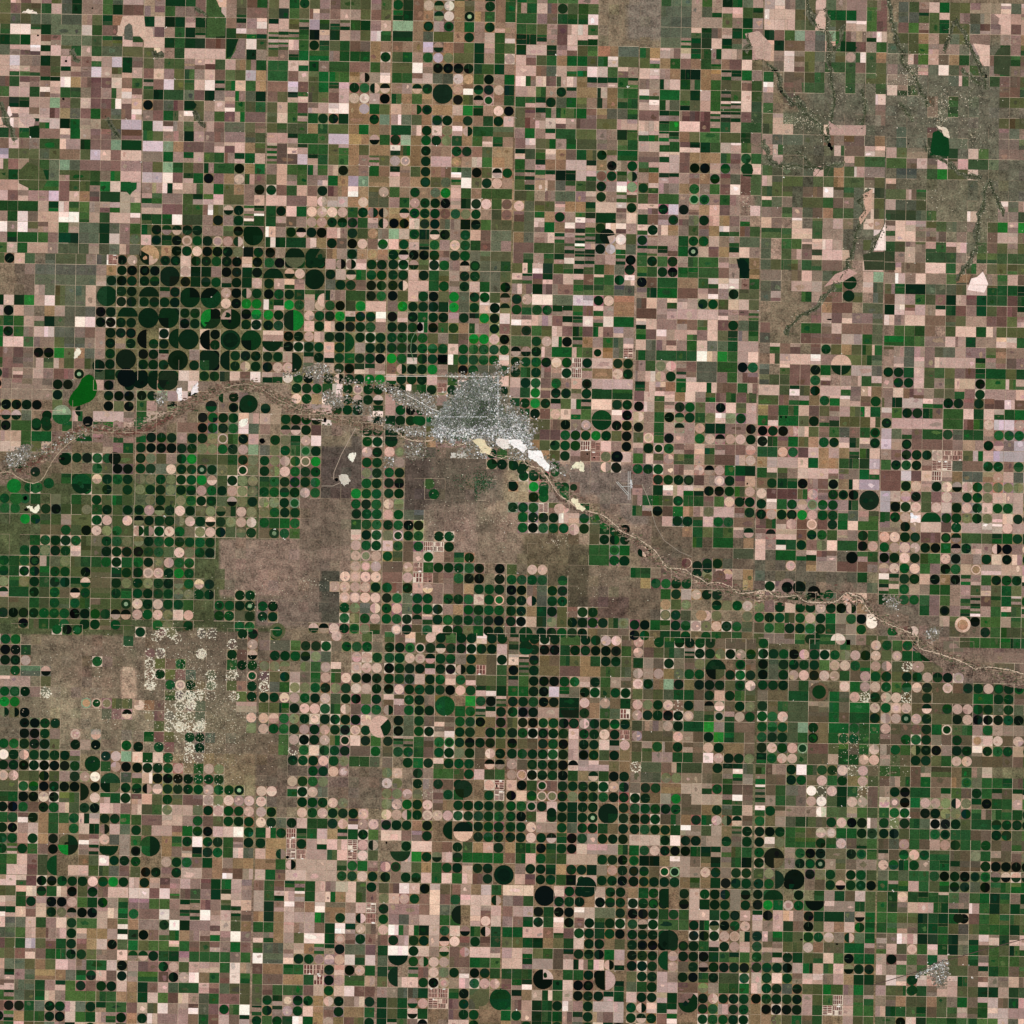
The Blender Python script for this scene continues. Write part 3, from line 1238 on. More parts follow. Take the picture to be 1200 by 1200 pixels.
# big pivots: tile a,b, zoom x, y, radius, colour, sectors (degrees counter-clockwise from east)
BIG = [
 (3,0,500,795,97,'D',None), (1,1,1083,1003,95,'K',[(270,360,'D')]), (1,2,105,-10,95,'T',[(150,270,'K'),(270,335,'P')]),
 (2,1,292,1190,95,'X',None), (2,1,490,1190,97,'D',[(0,60,'o')]),
 (1,2,303,197,96,'D',[(270,360,'K')]), (1,2,105,392,96,'X3',None), (1,2,497,400,97,'D',[(0,90,'K')]), (1,2,700,405,99,'G',[(45,180,'K')]),
 (1,2,97,597,97,'D',None), (1,2,292,597,97,'D',[(180,270,'K')]), (1,2,697,605,95,'D',[(90,235,'Y'),(0,90,'K')]), (1,2,893,610,97,'K',[(90,180,'p')]),
 (1,2,485,803,97,'K',[(0,180,'D')]), (1,2,80,800,90,'L3',None), (1,2,388,797,95,'LD',None), (1,2,690,808,97,'L3',None),
 (1,2,887,810,97,'D',None), (1,2,1088,812,97,'D',[(180,270,'K')]), (1,2,382,1005,97,'K',None), (1,2,683,1005,97,'K',[(180,270,'g')]),
 (1,2,880,1005,95,'L3',None), (1,2,15,1190,85,'K',None), (1,2,290,1195,97,'D',[(180,240,'K')]), (1,2,185,1195,95,'LD',None),
 (0,2,890,410,97,'D',[(90,270,'G')]), (0,2,1090,610,97,'XD',None), (0,2,1073,1020,97,'K',None), (0,2,810,1083,60,'D',None),
 (0,2,1080,1195,90,'K',None),
 (2,2,110,190,97,'XD',None), (2,2,505,200,97,'K',None), (2,2,303,595,100,'D',[(-90,90,'Y')]), (2,2,97,800,95,'BD',None), (2,2,795,808,95,'RG',None),
 (2,2,290,1003,95,'RD',None), (2,2,600,400,64,'LP',None),
 (6,2,880,133,65,'D',None), (6,2,868,262,55,'D',None), (6,2,795,925,97,'Z',None), (4,1,895,720,97,'BD',None), (4,1,910,945,72,'K',[(-70,10,'p')]), (4,1,1040,975,50,'W',None),
 (0,3,480,345,92,'e',[(180,360,'G')]), (0,3,510,772,60,'K',None), (0,3,690,600,80,'XG',None), (0,3,235,425,47,'D',None), (0,3,225,895,47,'D',None),
 (0,3,20,1030,68,'Y',None), (0,3,355,1005,50,'G',None), (0,3,672,1010,95,'G',[(180,360,'D')]), (0,3,165,1045,46,'G',None), (0,3,250,1045,46,'G',None),
 (0,3,40,1150,60,'G',None), (0,3,733,410,50,'K',None), (0,3,660,310,50,'LD',None), (0,3,325,410,48,'D',None),(0,3,990,765,60,'K',None),
 (1,3,1080,217,87,'D',None), (1,3,40,400,62,'G',None), (1,3,330,1195,10,'D',None), (1,3,835,160,44,'LD',None), (1,3,720,240,55,'D',None),
 (4,3,905,307,97,'D',[(0,180,'G')]), (6,3,1090,1030,95,'D',None), (7,3,495,1215,97,'XD',None), (4,3,1055,660,55,'K',None), (4,3,1048,768,47,'K',None),
 (4,3,455,810,42,'G',None), (4,3,545,990,48,'G',None), (4,3,480,935,36,'G',None), (4,3,345,995,48,'G',None), (4,3,135,785,46,'D',None), (4,3,50,735,48,'D',None),
 (4,3,245,835,48,'D',None), (4,3,45,935,48,'K',None), (4,3,495,1160,48,'P',None), (4,3,635,955,34,'D',None),
 (3,3,1040,755,50,'D',None), (3,3,1138,760,48,'D',None), (3,3,1028,570,40,'D',None), (3,3,435,945,52,'g',None), (3,3,480,1045,50,'D',None),(3,3,70,460,66,'D',None),
 (3,3,70,530,62,'D',None),(3,3,430,325,28,'G',None),(3,3,325,330,48,'G',None),
 (4,4,190,1165,66,'D',None), (2,4,190,1180,76,'m',None), (2,4,188,1185,48,'G',None), (4,4,1140,465,50,'D',None), (4,4,1040,175,46,'D',None), (4,4,945,110,46,'g',None),
 (4,4,860,70,48,'g',None), (4,4,655,165,49,'P',None), (4,4,1095,200,27,'D',None),
 (5,4,862,590,60,'B',None), (5,4,545,460,45,'B',None), (5,4,650,487,48,'D',None), (5,4,750,507,48,'D',None), (5,4,122,355,46,'L3',None), (5,4,345,858,50,'T',None),
 (5,4,690,962,52,'T',None), (5,4,1155,602,20,'o',None), (5,4,755,602,38,'o',None),
 (6,4,315,668,84,'m',None), (6,4,315,668,53,'K',None), (6,4,432,670,62,'K',None), (6,4,575,715,60,'K',None), (6,4,720,735,42,'D',None), (6,4,897,782,50,'P',None),
 (6,4,50,758,38,'P',None), (6,4,147,655,46,'D',None), (6,4,940,382,56,'K',None), (6,4,838,870,48,'K',None), (6,4,1130,1010,54,'W',None), (6,4,805,1180,68,'XW',None),
 (6,4,387,787,38,'D',None), (6,4,588,1150,46,'D',None),
 (7,4,815,1002,75,'P',None), (7,4,815,1004,50,'T',None), (7,4,812,1010,30,'BD',None), (7,4,285,1063,46,'B',None), (7,4,132,1070,42,'G',None),
 (7,5,490,92,58,'D',None), (7,5,415,200,54,'P',None), (7,5,800,307,50,'P',None),
 (3,5,628,677,95,'G',None), (5,5,845,275,97,'D',[(180,270,'K'),(270,360,'o')]), (6,5,645,468,90,'B',None), (6,5,648,468,66,'D',None),
 (4,5,215,95,68,'D',None), (4,5,640,690,87,'B3',None), (3,5,5,875,105,'P',[(-70,45,'D')]),
 (6,6,230,868,97,'K',[(270,360,'t')]), (6,6,427,1075,97,'K',None), (6,6,375,1118,50,'K',None), (6,6,240,1075,88,'RD',None),
 (0,6,598,880,97,'K',[(90,180,'o'),(0,90,'D'),(180,270,'Y')]), (0,6,1003,285,97,'G',[(180,270,'K'),(270,360,'o')]), (0,6,985,890,97,'BD',None), (0,6,835,100,76,'D',None),
 (0,6,490,1078,97,'LD',None), (0,6,715,370,84,'R3',None),
 (1,6,195,868,97,'D',[(90,180,'g'),(180,270,'G')]), (3,6,825,268,85,'D',None), (3,6,215,868,97,'BD',None), (3,6,820,678,93,'X',None), (3,6,715,665,90,'LD',None),
 (4,6,20,1080,95,'D',None), (4,6,1025,490,97,'K',[(270,360,'D')]), (4,6,480,478,46,'K',None),
 (3,7,822,280,90,'L3',None), (3,7,215,670,97,'BD',None), (3,7,215,875,95,'LD',None), (3,7,1015,1080,80,'o',None), (3,7,1200,1090,88,'G',None),
 (4,7,430,72,97,'K',None), (4,7,830,-12,97,'D',None), (4,7,415,875,97,'K',[(0,90,'p')]), (4,7,1010,885,95,'L3',None), (4,7,1015,885,95,'RP',None), (4,7,5,1070,105,'G',None),
 (5,7,435,65,97,'LD',None), (5,7,430,473,95,'K',[(-90,90,'D')]), (5,7,425,670,95,'LD',None), (5,7,622,1075,97,'D',[(60,180,'b')]),
 (6,7,250,62,97,'XD',None), (6,7,650,72,94,'B3',None), (7,7,188,617,47,'K',None), (7,7,830,222,48,'K',None), (7,7,390,815,48,'D',None), (7,7,390,915,46,'D',None),
]
for a, b, zx, zy, zr, ch, secs in BIG:
    px = orgx[b][a] + zx/8.219; py = orgy[b][a] + zy/8.219; r = zr/8.219*1.012; POS[0] = px; POS[1] = py
    n0 = len(FIELDS)
    if len(ch) == 2:
        side, cc = ch; cc = {'3': 'K', 'D': 'D', 'G': 'G', 'P': 'P', 'W': 'W'}[cc]
        a0 = {'X': 0, 'B': 180, 'L': 90, 'R': -90}[side]
        x, y = XY(px, py); z = .15 + zj()
        nm = {'X': 'upward', 'B': 'downward', 'L': 'left', 'R': 'right'}[side]
        FIELDS.append(dict(kind='c', parts=[('crop', disc(x, y, r, 48, a0, a0+180), z, tint(cc, .5))], area=pi*r*r*.5, px=px, py=py, desc='%s half-circle field bulging %s' % (WORD[cc.lower()], nm)))
    else:
        add_circle(px, py, r, ch, corner=False, secs=secs, kind='nb')
        for i, p in enumerate(FIELDS[-1]['parts']):
            FIELDS[-1]['parts'][i] = (p[0], p[1], p[2] + (.05 if zr < 70 else .045) + (.02 if zr in (53, 48, 66, 50, 30) else 0), p[3])

IRR = [(840, 0, 3.033, [
 ('K', [(70, 920), (96, 922), (110, 935), (117, 960), (100, 995), (85, 975), (76, 950)]), ('d', [(90, 590), (105, 578), (125, 585), (130, 605), (124, 628), (92, 626)]),
 ('p', [(398, 430), (420, 445), (440, 460), (450, 445), (530, 445), (530, 480), (400, 480)]), ('p', [(985, 50), (1045, 50), (1045, 120), (1020, 95), (1000, 85), (1005, 65)]),
 ('d', [(1000, 175), (1020, 165), (1045, 165), (1045, 270), (985, 262), (985, 200)]), ('p', [(910, 155), (970, 160), (970, 235), (950, 235), (935, 205)]),
 ('d', [(440, 145), (470, 150), (500, 170), (480, 185), (440, 185)]), ('p', [(520, 690), (555, 670), (550, 720), (552, 740), (530, 770), (510, 800), (505, 775), (528, 745), (522, 715)]),
 ('w', [(575, 850), (600, 790), (600, 890), (560, 890), (572, 870)]), ('d', [(520, 905), (560, 895), (610, 895), (635, 930), (635, 960), (525, 960)]),
 ('p', [(470, 955), (500, 970), (450, 1000), (410, 1010), (380, 1020), (420, 975)]), ('t', [(865, 975), (905, 975), (900, 985), (895, 1005), (850, 1005), (862, 990)]),
 ('w', [(905, 990), (925, 985), (945, 965), (955, 985), (965, 1010), (950, 1040), (890, 1030)]), ('p', [(100, 120), (150, 110), (195, 160), (190, 215), (140, 205), (128, 170)]),
 ('p', [(350, 70), (365, 38), (385, 38), (385, 105), (360, 100)]), ('b', [(270, 290), (300, 280), (305, 330), (280, 340)])]),
 (0, 0, 4.0, [
 ('p', [(545, 165), (560, 130), (575, 75), (675, 75), (680, 125), (715, 130), (720, 190), (675, 190), (650, 165), (625, 170), (620, 120), (605, 108), (585, 125), (580, 160)]),
 ('c', [(583, 185), (582, 130), (603, 108), (622, 120), (622, 190)]), ('d', [(575, 270), (595, 290), (610, 310), (615, 342), (575, 340)]), ('g', [(970, 0), (1015, 0), (1040, 60), (1055, 75), (1055, 170), (970, 175)]),
 ('d', [(1060, 180), (1120, 180), (1105, 220), (1085, 260), (1062, 275)]), ('m', [(1122, 180), (1150, 180), (1150, 272), (1080, 275), (1105, 235)]), ('g', [(80, 810), (130, 760), (200, 790), (220, 850), (200, 885), (150, 890), (90, 860)]),
 ('g', [(565, 855), (642, 855), (640, 885), (620, 900), (610, 915), (590, 895), (565, 890)]), ('D', [(720, 425), (735, 418), (747, 440), (740, 465), (722, 455)]), ('p', [(85, 530), (130, 530), (165, 560), (160, 590), (120, 595), (95, 565)]),
 ('w', [(38, 500), (45, 498), (58, 540), (45, 548), (34, 530)]), ('d', [(862, 475), (905, 472), (922, 490), (915, 510), (865, 512)])])]
for ox, oy, sc_k, lst in IRR:
    for ch, P in lst:
        P = [(ox + x/sc_k, oy + y/sc_k) for x, y in P]; cx = sum(p[0] for p in P)/len(P); cy = sum(p[1] for p in P)/len(P); POS[0] = cx; POS[1] = cy
        xs = [p[0] for p in P]; ys = [p[1] for p in P]
        FIELDS.append(dict(kind='r', parts=[('field', [XY(x + U(-.15, .15), y + U(-.15, .15)) for x, y in P], .19 + zj(), tint(ch, .6))], area=(max(xs)-min(xs))*(max(ys)-min(ys)) + 80, px=cx, py=cy, desc='irregular ' + WORD[ch.lower()] + ' field'))
# ------------------------------------------------------------------ split individuals / rest
vis = [f for f in FIELDS if -4 < f['px'] < 1204 and -4 < f['py'] < 1204]
rest = [f for f in FIELDS if not (-4 < f['px'] < 1204 and -4 < f['py'] < 1204)]
def pick(kind, n):
    fs = [f for f in vis if f['kind'] == kind]
    fs.sort(key=lambda f: (-round(f['area']/25), math.dist((f['px'], f['py']), (600, 600))))
    return fs[:n], fs[n:]
pc, sc_ = pick('c', 300); pr, sr = pick('r', 300)
for lst, nm, cat, grp in ((pc, 'crop_circle', 'crop circle', 'round centre-pivot fields'), (pr, 'crop_plot', 'crop plot', 'straight-edged crop plots')):
    for f in lst:
        parts = f['parts']
        main = next(p for p in parts if p[0] in ('crop', 'field'))
        mb = MB(); mb.slab([(x, y) for x, y in main[1]], main[2], main[3]); root = mb.build(nm, M_CROP)
        tag(root, label(f['desc'], f['px'], f['py']), cat, grp)
        for p in parts:
            if p is main: continue
            mb = MB(); mb.slab(list(p[1]), p[2], p[3]); ch = mb.build(p[0], M_CROP, root)
for lst, nm, lab in ((sc_ + [f for f in rest if f['kind'] == 'c'], 'small_crop_circles', 'the many remaining small round irrigated fields across the plain'),
                     (sr + [f for f in rest if f['kind'] == 'r'], 'small_crop_plots', 'the remaining patchwork of small straight-edged farm fields')):
    mb = MB()
    for f in lst:
        for p in f['parts']: mb.slab(list(p[1]), p[2], p[3])
    tag(mb.build(nm, M_CROP), lab, 'fields', kind='stuff')
tag(RANGE.build('grassland', M_GROUND), 'rangeland parcels of slightly different brown and olive shades', 'grassland', kind='structure')
tag(ROADS.build('road', M_SOIL), 'pale dirt section roads in a square grid', 'road', kind='structure')

# ------------------------------------------------------------------ rivers, creeks, valley
def tz(a, b, pts): return [(orgx[b][a] + x/8.219, orgy[b][a] + y/8.219) for x, y in pts]
def wiggle0(c, a): return [(x + random.gauss(0, a), y + random.gauss(0, a)) for x, y in c[::2]]
RIV_W = [(-60, 560), (-10, 556), (10, 553), (22, 560), (36, 566), (48, 563), (57, 549), (66, 534), (80, 520), (97, 508)]
VAL = [(20, 552), (45, 540), (60, 526), (75, 514), (95, 502), (120, 504), (150, 508), (180, 499), (205, 485), (232, 468), (255, 456), (280, 451), (302, 453), (322, 466), (345, 478), (362, 486)]
CH1 = [(262, 455), (285, 450), (305, 455), (322, 466), (336, 473), (352, 480), (365, 481), (378, 483), (390, 489), (406, 492), (422, 495), (436, 496), (451, 500)]
CH2 = tz(3, 3, [(60, 390), (130, 450), (190, 500), (260, 525), (380, 535), (540, 520), (640, 560), (700, 578), (860, 540), (920, 590), (1020, 665), (1130, 695), (1195, 680)]) + \
      tz(4, 3, [(60, 665), (130, 670), (190, 740), (300, 770), (370, 850), (430, 940), (500, 1030), (600, 1095), (700, 1165)]) + \
      tz(4, 4, [(920, 20), (1050, 120), (1120, 185)]) + tz(5, 4, [(0, 190), (100, 240), (220, 320), (300, 420), (340, 485), (400, 510), (530, 520), (600, 570), (690, 610), (750, 655), (830, 645), (960, 680), (1050, 745), (1190, 740)]) + \
      tz(6, 4, [(110, 695), (190, 745), (300, 760), (390, 745), (450, 775), (520, 810), (700, 815), (800, 795), (890, 720), (960, 745), (1030, 770), (1070, 840), (1130, 930), (1200, 975)]) + \
      tz(7, 4, [(100, 1000), (240, 1050), (380, 1120)]) + tz(7, 5, [(420, 20), (600, 70), (830, 150), (950, 215), (1060, 205), (1190, 215)]) + [(1200, 790), (1260, 815)]
VAL2 = [(600, 520), (625, 545), (645, 565), (662, 590), (690, 602), (722, 618), (750, 640), (778, 665), (805, 676), (850, 692)]
VAL3 = [(850, 690), (880, 700), (905, 702), (950, 706), (990, 704), (1008, 700), (1030, 725), (1060, 742), (1090, 758), (1120, 770), (1150, 780), (1200, 795), (1260, 815)]
mb = MB()
ribbon(mb, VAL, 11, .175, flat((118, 97, 82), 1.2), .3, wj=.12); ribbon(mb, VAL[:9], 5, .18, flat((104, 72, 62), 1.0), .3, wj=.2)
ribbon(mb, [(362, 486), (380, 488), (410, 495), (440, 500), (470, 512)], 7, .176, flat((126, 106, 88), 1.3), .3, wj=.15)
ribbon(mb, VAL2, 4.6, .177, flat((118, 96, 84), 1.6), .3, wj=.25)
ribbon(mb, VAL3, 4.6, .178, flat((118, 98, 84), 1.6), .3, wj=.25)
ribbon(mb, [(1075, 752), (1110, 778), (1150, 790), (1200, 800), (1260, 820)], 15, .174, flat((112, 94, 82), 1.6), .1, wj=.08)
for i in range(2600):
    t = rnd()*(len(FLOOD)-1); k = int(t); t -= k; (x0, y0), (x1, y1) = FLOOD[k], FLOOD[k+1]
    sc = 5 if x0 < 620 else 4.5
    x, y = x0+(x1-x0)*t + random.gauss(0, sc*.7), y0+(y1-y0)*t + random.gauss(0, sc)
    if 490 < x < 625 and y < 516: continue
    c = random.choice([(112, 92, 80), (126, 106, 90), (98, 88, 68), (138, 120, 102), (92, 92, 68), (108, 78, 68), (150, 132, 114), (74, 82, 58)])
    mb.slab(blob(x, y, U(.5, 2.6), U(.35, 1.1), 8, .4), .181 + .00013*(i % 149), flat(c, 1.2))
tag(mb.build('terrain', M_GROUND), 'mauve brown river valley floor crossing the plain', 'terrain', kind='structure')
mb = MB()
ribbon(mb, RIV_W, .9, .20, flat((176, 156, 132), .6), .25, wj=.2)
ribbon(mb, CH1, .8, .202, flat((168, 146, 126), .6), .2, wj=.25)
ribbon(mb, CH2, .9, .204, flat((208, 184, 162), .6), .25, wj=.6)
ribbon(mb, wiggle0(CH2, 1.4), .4, .203, flat((176, 152, 130), .6), .3, wj=.5)
tag(mb.build('river', M_SOIL), 'pale sandy braided river winding southeast past the city', 'river', kind='structure')
mb = MB()
CRK = [[(945, 0), (948, 14), (954, 27), (966, 36)], [(968, 10), (971, 45), (973, 87), (977, 112), (975, 135), (969, 168)],
       [(898, 75), (911, 85), (914, 98), (917, 108), (926, 118), (945, 135), (963, 148), (969, 166)], [(932, 112), (938, 121), (945, 130)],
       [(1040, -20), (1045, 20), (1050, 45), (1056, 69), (1066, 84), (1074, 93), (1080, 110), (1088, 125)], [(1054, 120), (1062, 132), (1070, 142)],
       [(1105, 60), (1122, 24), (1140, 60), (1148, 78), (1155, 90), (1155, 105)], [(1127, 81), (1135, 88), (1150, 100)],
       [(1161, 210), (1154, 222), (1152, 240), (1146, 262), (1145, 285), (1138, 302), (1122, 330)], [(1161, 214), (1168, 232), (1176, 252)],
       [(1020, 222), (1006, 236), (1014, 250), (1007, 262), (1003, 279), (998, 295), (990, 318), (972, 342), (955, 362), (935, 372), (920, 392)],
       [(893, 165), (900, 186), (912, 195), (939, 195), (966, 197), (990, 190)], [(934, 178), (945, 188), (955, 198)], [(1038, 265), (1028, 280), (1020, 296)],
       [(1085, 170), (1092, 180), (1110, 192), (1128, 205), (1150, 208)], [(975, 62), (985, 48), (990, 30)], [(1010, 105), (1014, 130), (1010, 150)],
       [(82, 59), (87, 66), (93, 72)], [(180, 60), (184, 66), (192, 66)], [(228, 130), (233, 142), (240, 148)], [(125, 138), (133, 152), (140, 160)],
       [(0, 120), (6, 138), (14, 152), (17, 165)], [(228, 10), (238, 14), (244, 20)], [(872, 60), (880, 52), (876, 40)]]
def wiggle(c, a):
    o = [c[0]]
    for p, q in zip(c, c[1:]):
        d = math.dist(p, q); n = max(2, int(d/5))
        for k in range(1, n): o.append((p[0]+(q[0]-p[0])*k/n + random.gauss(0, a), p[1]+(q[1]-p[1])*k/n + random.gauss(0, a)))
        o.append(q)
    return o
CRK = [wiggle(c, 1.1) for c in CRK]
for i, c in enumerate(CRK): ribbon(mb, c, 5.5, .152 + .0003*i, flat((92, 92, 75), 1.2), .3, wj=.5)
TRIB = []
for c in list(CRK):
    L_ = sum(math.dist(p, q) for p, q in zip(c, c[1:]))
    for i in range(int(L_/7)):
        t = U(0, len(c)-1.001); k = int(t); t -= k; x = c[k][0]+(c[k+1][0]-c[k][0])*t; y = c[k][1]+(c[k+1][1]-c[k][1])*t
        a = math.atan2(c[k+1][1]-c[k][1], c[k+1][0]-c[k][0]) + pi + random.choice([-1, 1])*U(.5, 1.1); P = [(x, y)]
        for j in range(random.randint(3, 8)):
            a += random.gauss(0, .35); x += 2.2*cos(a); y += 2.2*sin(a); P.append((x, y))
            if rnd() < .2: b_ = a + random.choice([-1, 1])*.8; TRIB.append([(x, y), (x+2*cos(b_), y+2*sin(b_)), (x+4.4*cos(b_+.2), y+4.4*sin(b_+.2))])
        TRIB.append(P)
for i, c in enumerate(CRK): ribbon(mb, c, 1.2, .188 + .0008*i, flat((70, 74, 52), 1.0), .55, wj=.5)
for i, c in enumerate(TRIB): ribbon(mb, c, U(.3, .6), .160 + .00006*i, flat(random.choice([(84, 84, 62), (76, 80, 58), (120, 112, 92), (94, 90, 70)]), 1.0), .12, wj=.4)
tag(mb.build('stream', M_GROUND), 'dark wooded creek beds branching through grey rangeland', 'stream', kind='structure')
mb = MB(); k = 0
for cx, cy, n in ((236, 766, 120), (211, 852, 150), (224, 825, 110), (222, 815, 90), (233, 852, 60), (222, 876, 70), (177, 803, 50), (207, 748, 30), (184, 748, 25), (236, 848, 60), (274, 816, 45), (274, 791, 40), (55, 812, 40), (232, 815, 60)):
    for i in range(n):
        a, q = U(0, 2*pi), 6*math.sqrt(rnd()); SANDS.append((cx + q*cos(a), cy + q*sin(a)))
for sx, sy in SANDS:
    k += 1; mb.slab(blob(sx, sy, U(.25, 1.15), U(.25, .9), 7, .5), .205 + .0003*(k % 90), flat(random.choice([(232, 226, 206), (222, 212, 190), (204, 192, 168)]), .6))
for c in CRK[:17]:
    for (x0, y0), (x1, y1) in zip(c, c[1:]):
        for i in range(int(math.dist((x0, y0), (x1, y1))*.9 + rnd())):
            if rnd() < .6: continue
            t = rnd(); k += 1
            mb.slab(blob(x0+(x1-x0)*t + random.gauss(0, 2.6), y0+(y1-y0)*t + random.gauss(0, 2.6), U(.2, .8), U(.2, .6), 6, .5), .19 + .0003*(k % 60), flat((196, 188, 164), .5))
for cx, cy, sx, sy, n in ((220, 800, 22, 30, 60), (225, 795, 8, 24, 90), (222, 815, 7, 12, 90), (218, 845, 10, 10, 70), (222, 885, 10, 6, 50), (262, 845, 20, 22, 240), (560, 612, 28, 6, 60),
                          (588, 611, 8, 2.5, 30), (654, 634, 8, 3.5, 50), (362, 683, 6, 5, 50), (280, 780, 12, 8, 50), (520, 560, 20, 25, 30), (1062, 98, 10, 10, 130), (1070, 88, 5, 7, 60), (1104, 125, 6, 12, 150), (1103, 140, 4, 6, 60),
                          (1130, 115, 8, 6, 30), (985, 112, 6, 5, 25), (925, 143, 8, 5, 70), (948, 143, 9, 6, 90), (875, 235, 4, 5, 40), (1145, 165, 8, 6, 50), (1098, 232, 8, 6, 12), (150, 760, 40, 20, 30), (1140, 150, 14, 10, 25),
                          (132, 840, 8, 4, 24), (50, 800, 30, 30, 40), (300, 700, 40, 20, 30), (915, 755, 3, 1, 8), (1010, 880, 18, 14, 90), (995, 870, 10, 8, 40), (1040, 905, 14, 8, 50), (760, 605, 18, 20, 25), (215, 815, 38, 45, 700), (120, 810, 60, 35, 250), (250, 880, 30, 25, 300), (340, 690, 45, 25, 120), (540, 610, 40, 30, 160), (1090, 120, 50, 40, 260), (960, 140, 40, 20, 120), (1130, 260, 40, 25, 90), (700, 690, 30, 20, 60), (560, 900, 3, 3, 5), (500, 930, 4, 10, 30)):
    for i in range(n):
        k += 1
        mb.slab(blob(random.gauss(cx, sx), random.gauss(cy, sy), U(.18, .7)*1.0, U(.18, .55), 6, .5), .205 + .0003*(k % 70), flat(random.choice([(224, 216, 194), (196, 184, 156), (178, 164, 138), (206, 190, 168)]), .5))
tag(mb.build('sand_patches', M_SOIL), 'scattered white wind-blown sand patches on the grassland', 'sand', kind='stuff')

# ------------------------------------------------------------------ lake and ponds
def zpoly(a, b, pts): return [XY(x, y) for x, y in tz(a, b, pts)]
mb = MB(); mb.slab([XY(x + U(-.25, .25), y + U(-.25, .25)) for x, y in [(101, 440), (104, 438.5), (108, 440), (112, 445), (114, 451), (114, 458), (112, 464), (109, 468), (105, 471), (100, 473), (93, 475.5), (86, 477), (82, 475), (80, 471), (82, 465), (86, 459), (91, 454), (94, 448), (96, 444)]], .19, flat((10, 80, 18), 2.5))
o = mb.build('lake', M_WATER); tag(o, 'bright green algae-coloured reservoir north of the river', 'lake', kind='structure')
mb = MB(); k = 0
PONDS = [(2, 3, 735, 920, 18, 18), (2, 3, 625, 345, 16, 26), (2, 3, 20, 550, 28, 26), (6, 0, 180, 705, 16, 18), (6, 0, 330, 750, 8, 10), (6, 1, 665, 15, 20, 26), (6, 1, 685, 50, 16, 20), (7, 0, 955, 530, 12, 20),
         (6, 0, 110, 500, 30, 8), (3, 3, 240, 480, 30, 14), (3, 3, 320, 475, 16, 12), (3, 3, 385, 480, 12, 20), (6, 3, 240, 228, 9, 12), (6, 3, 288, 228, 9, 12), (0, 3, 60, 845, 40, 14), (0, 4, 155, 60, 20, 14),
         (4, 3, 766, 633, 9, 9), (4, 3, 832, 668, 9, 9), (3, 6, 82, 785, 9, 12), (2, 6, 320, 950, 16, 16), (3, 6, 1143, 240, 8, 16), (0, 3, 130, 1150, 20, 22), (3, 2, 320, 638, 30, 46), (3, 2, 540, 945, 46, 44), (6, 2, 680, 488, 24, 8),
         (4, 2, 45, 1190, 0, 0), (6, 3, 150, 960, 0, 0), (5, 3, 1085, 1040, 8, 14), (5, 3, 1115, 895, 8, 10), (3, 4, 457, 675, 8, 8), (3, 4, 345, 505, 7, 7), (0, 0, 185, 300, 12, 9), (0, 0, 430, 912, 12, 12), (0, 0, 455, 548, 12, 12), (0, 0, 710, 38, 10, 8), (6, 7, 520, 445, 14, 10), (6, 7, 860, 488, 14, 8), (7, 0, 210, 1180, 6, 8),
         (1, 2, 990, 45, 0, 0), (0, 2, 985, 45, 8, 8)]
for a, b, zx, zy, rx, ry in PONDS:
    if not rx: continue
    k += 1; px, py = tz(a, b, [(zx, zy)])[0]
    mb.slab(blob(px, py, rx/8.219, ry/8.219, 12, .15), .236 + .001*k, flat((3, 5, 5), .3))
tag(mb.build('water', M_WATER), 'black ponds and reservoirs scattered over the plain', 'water', kind='structure')

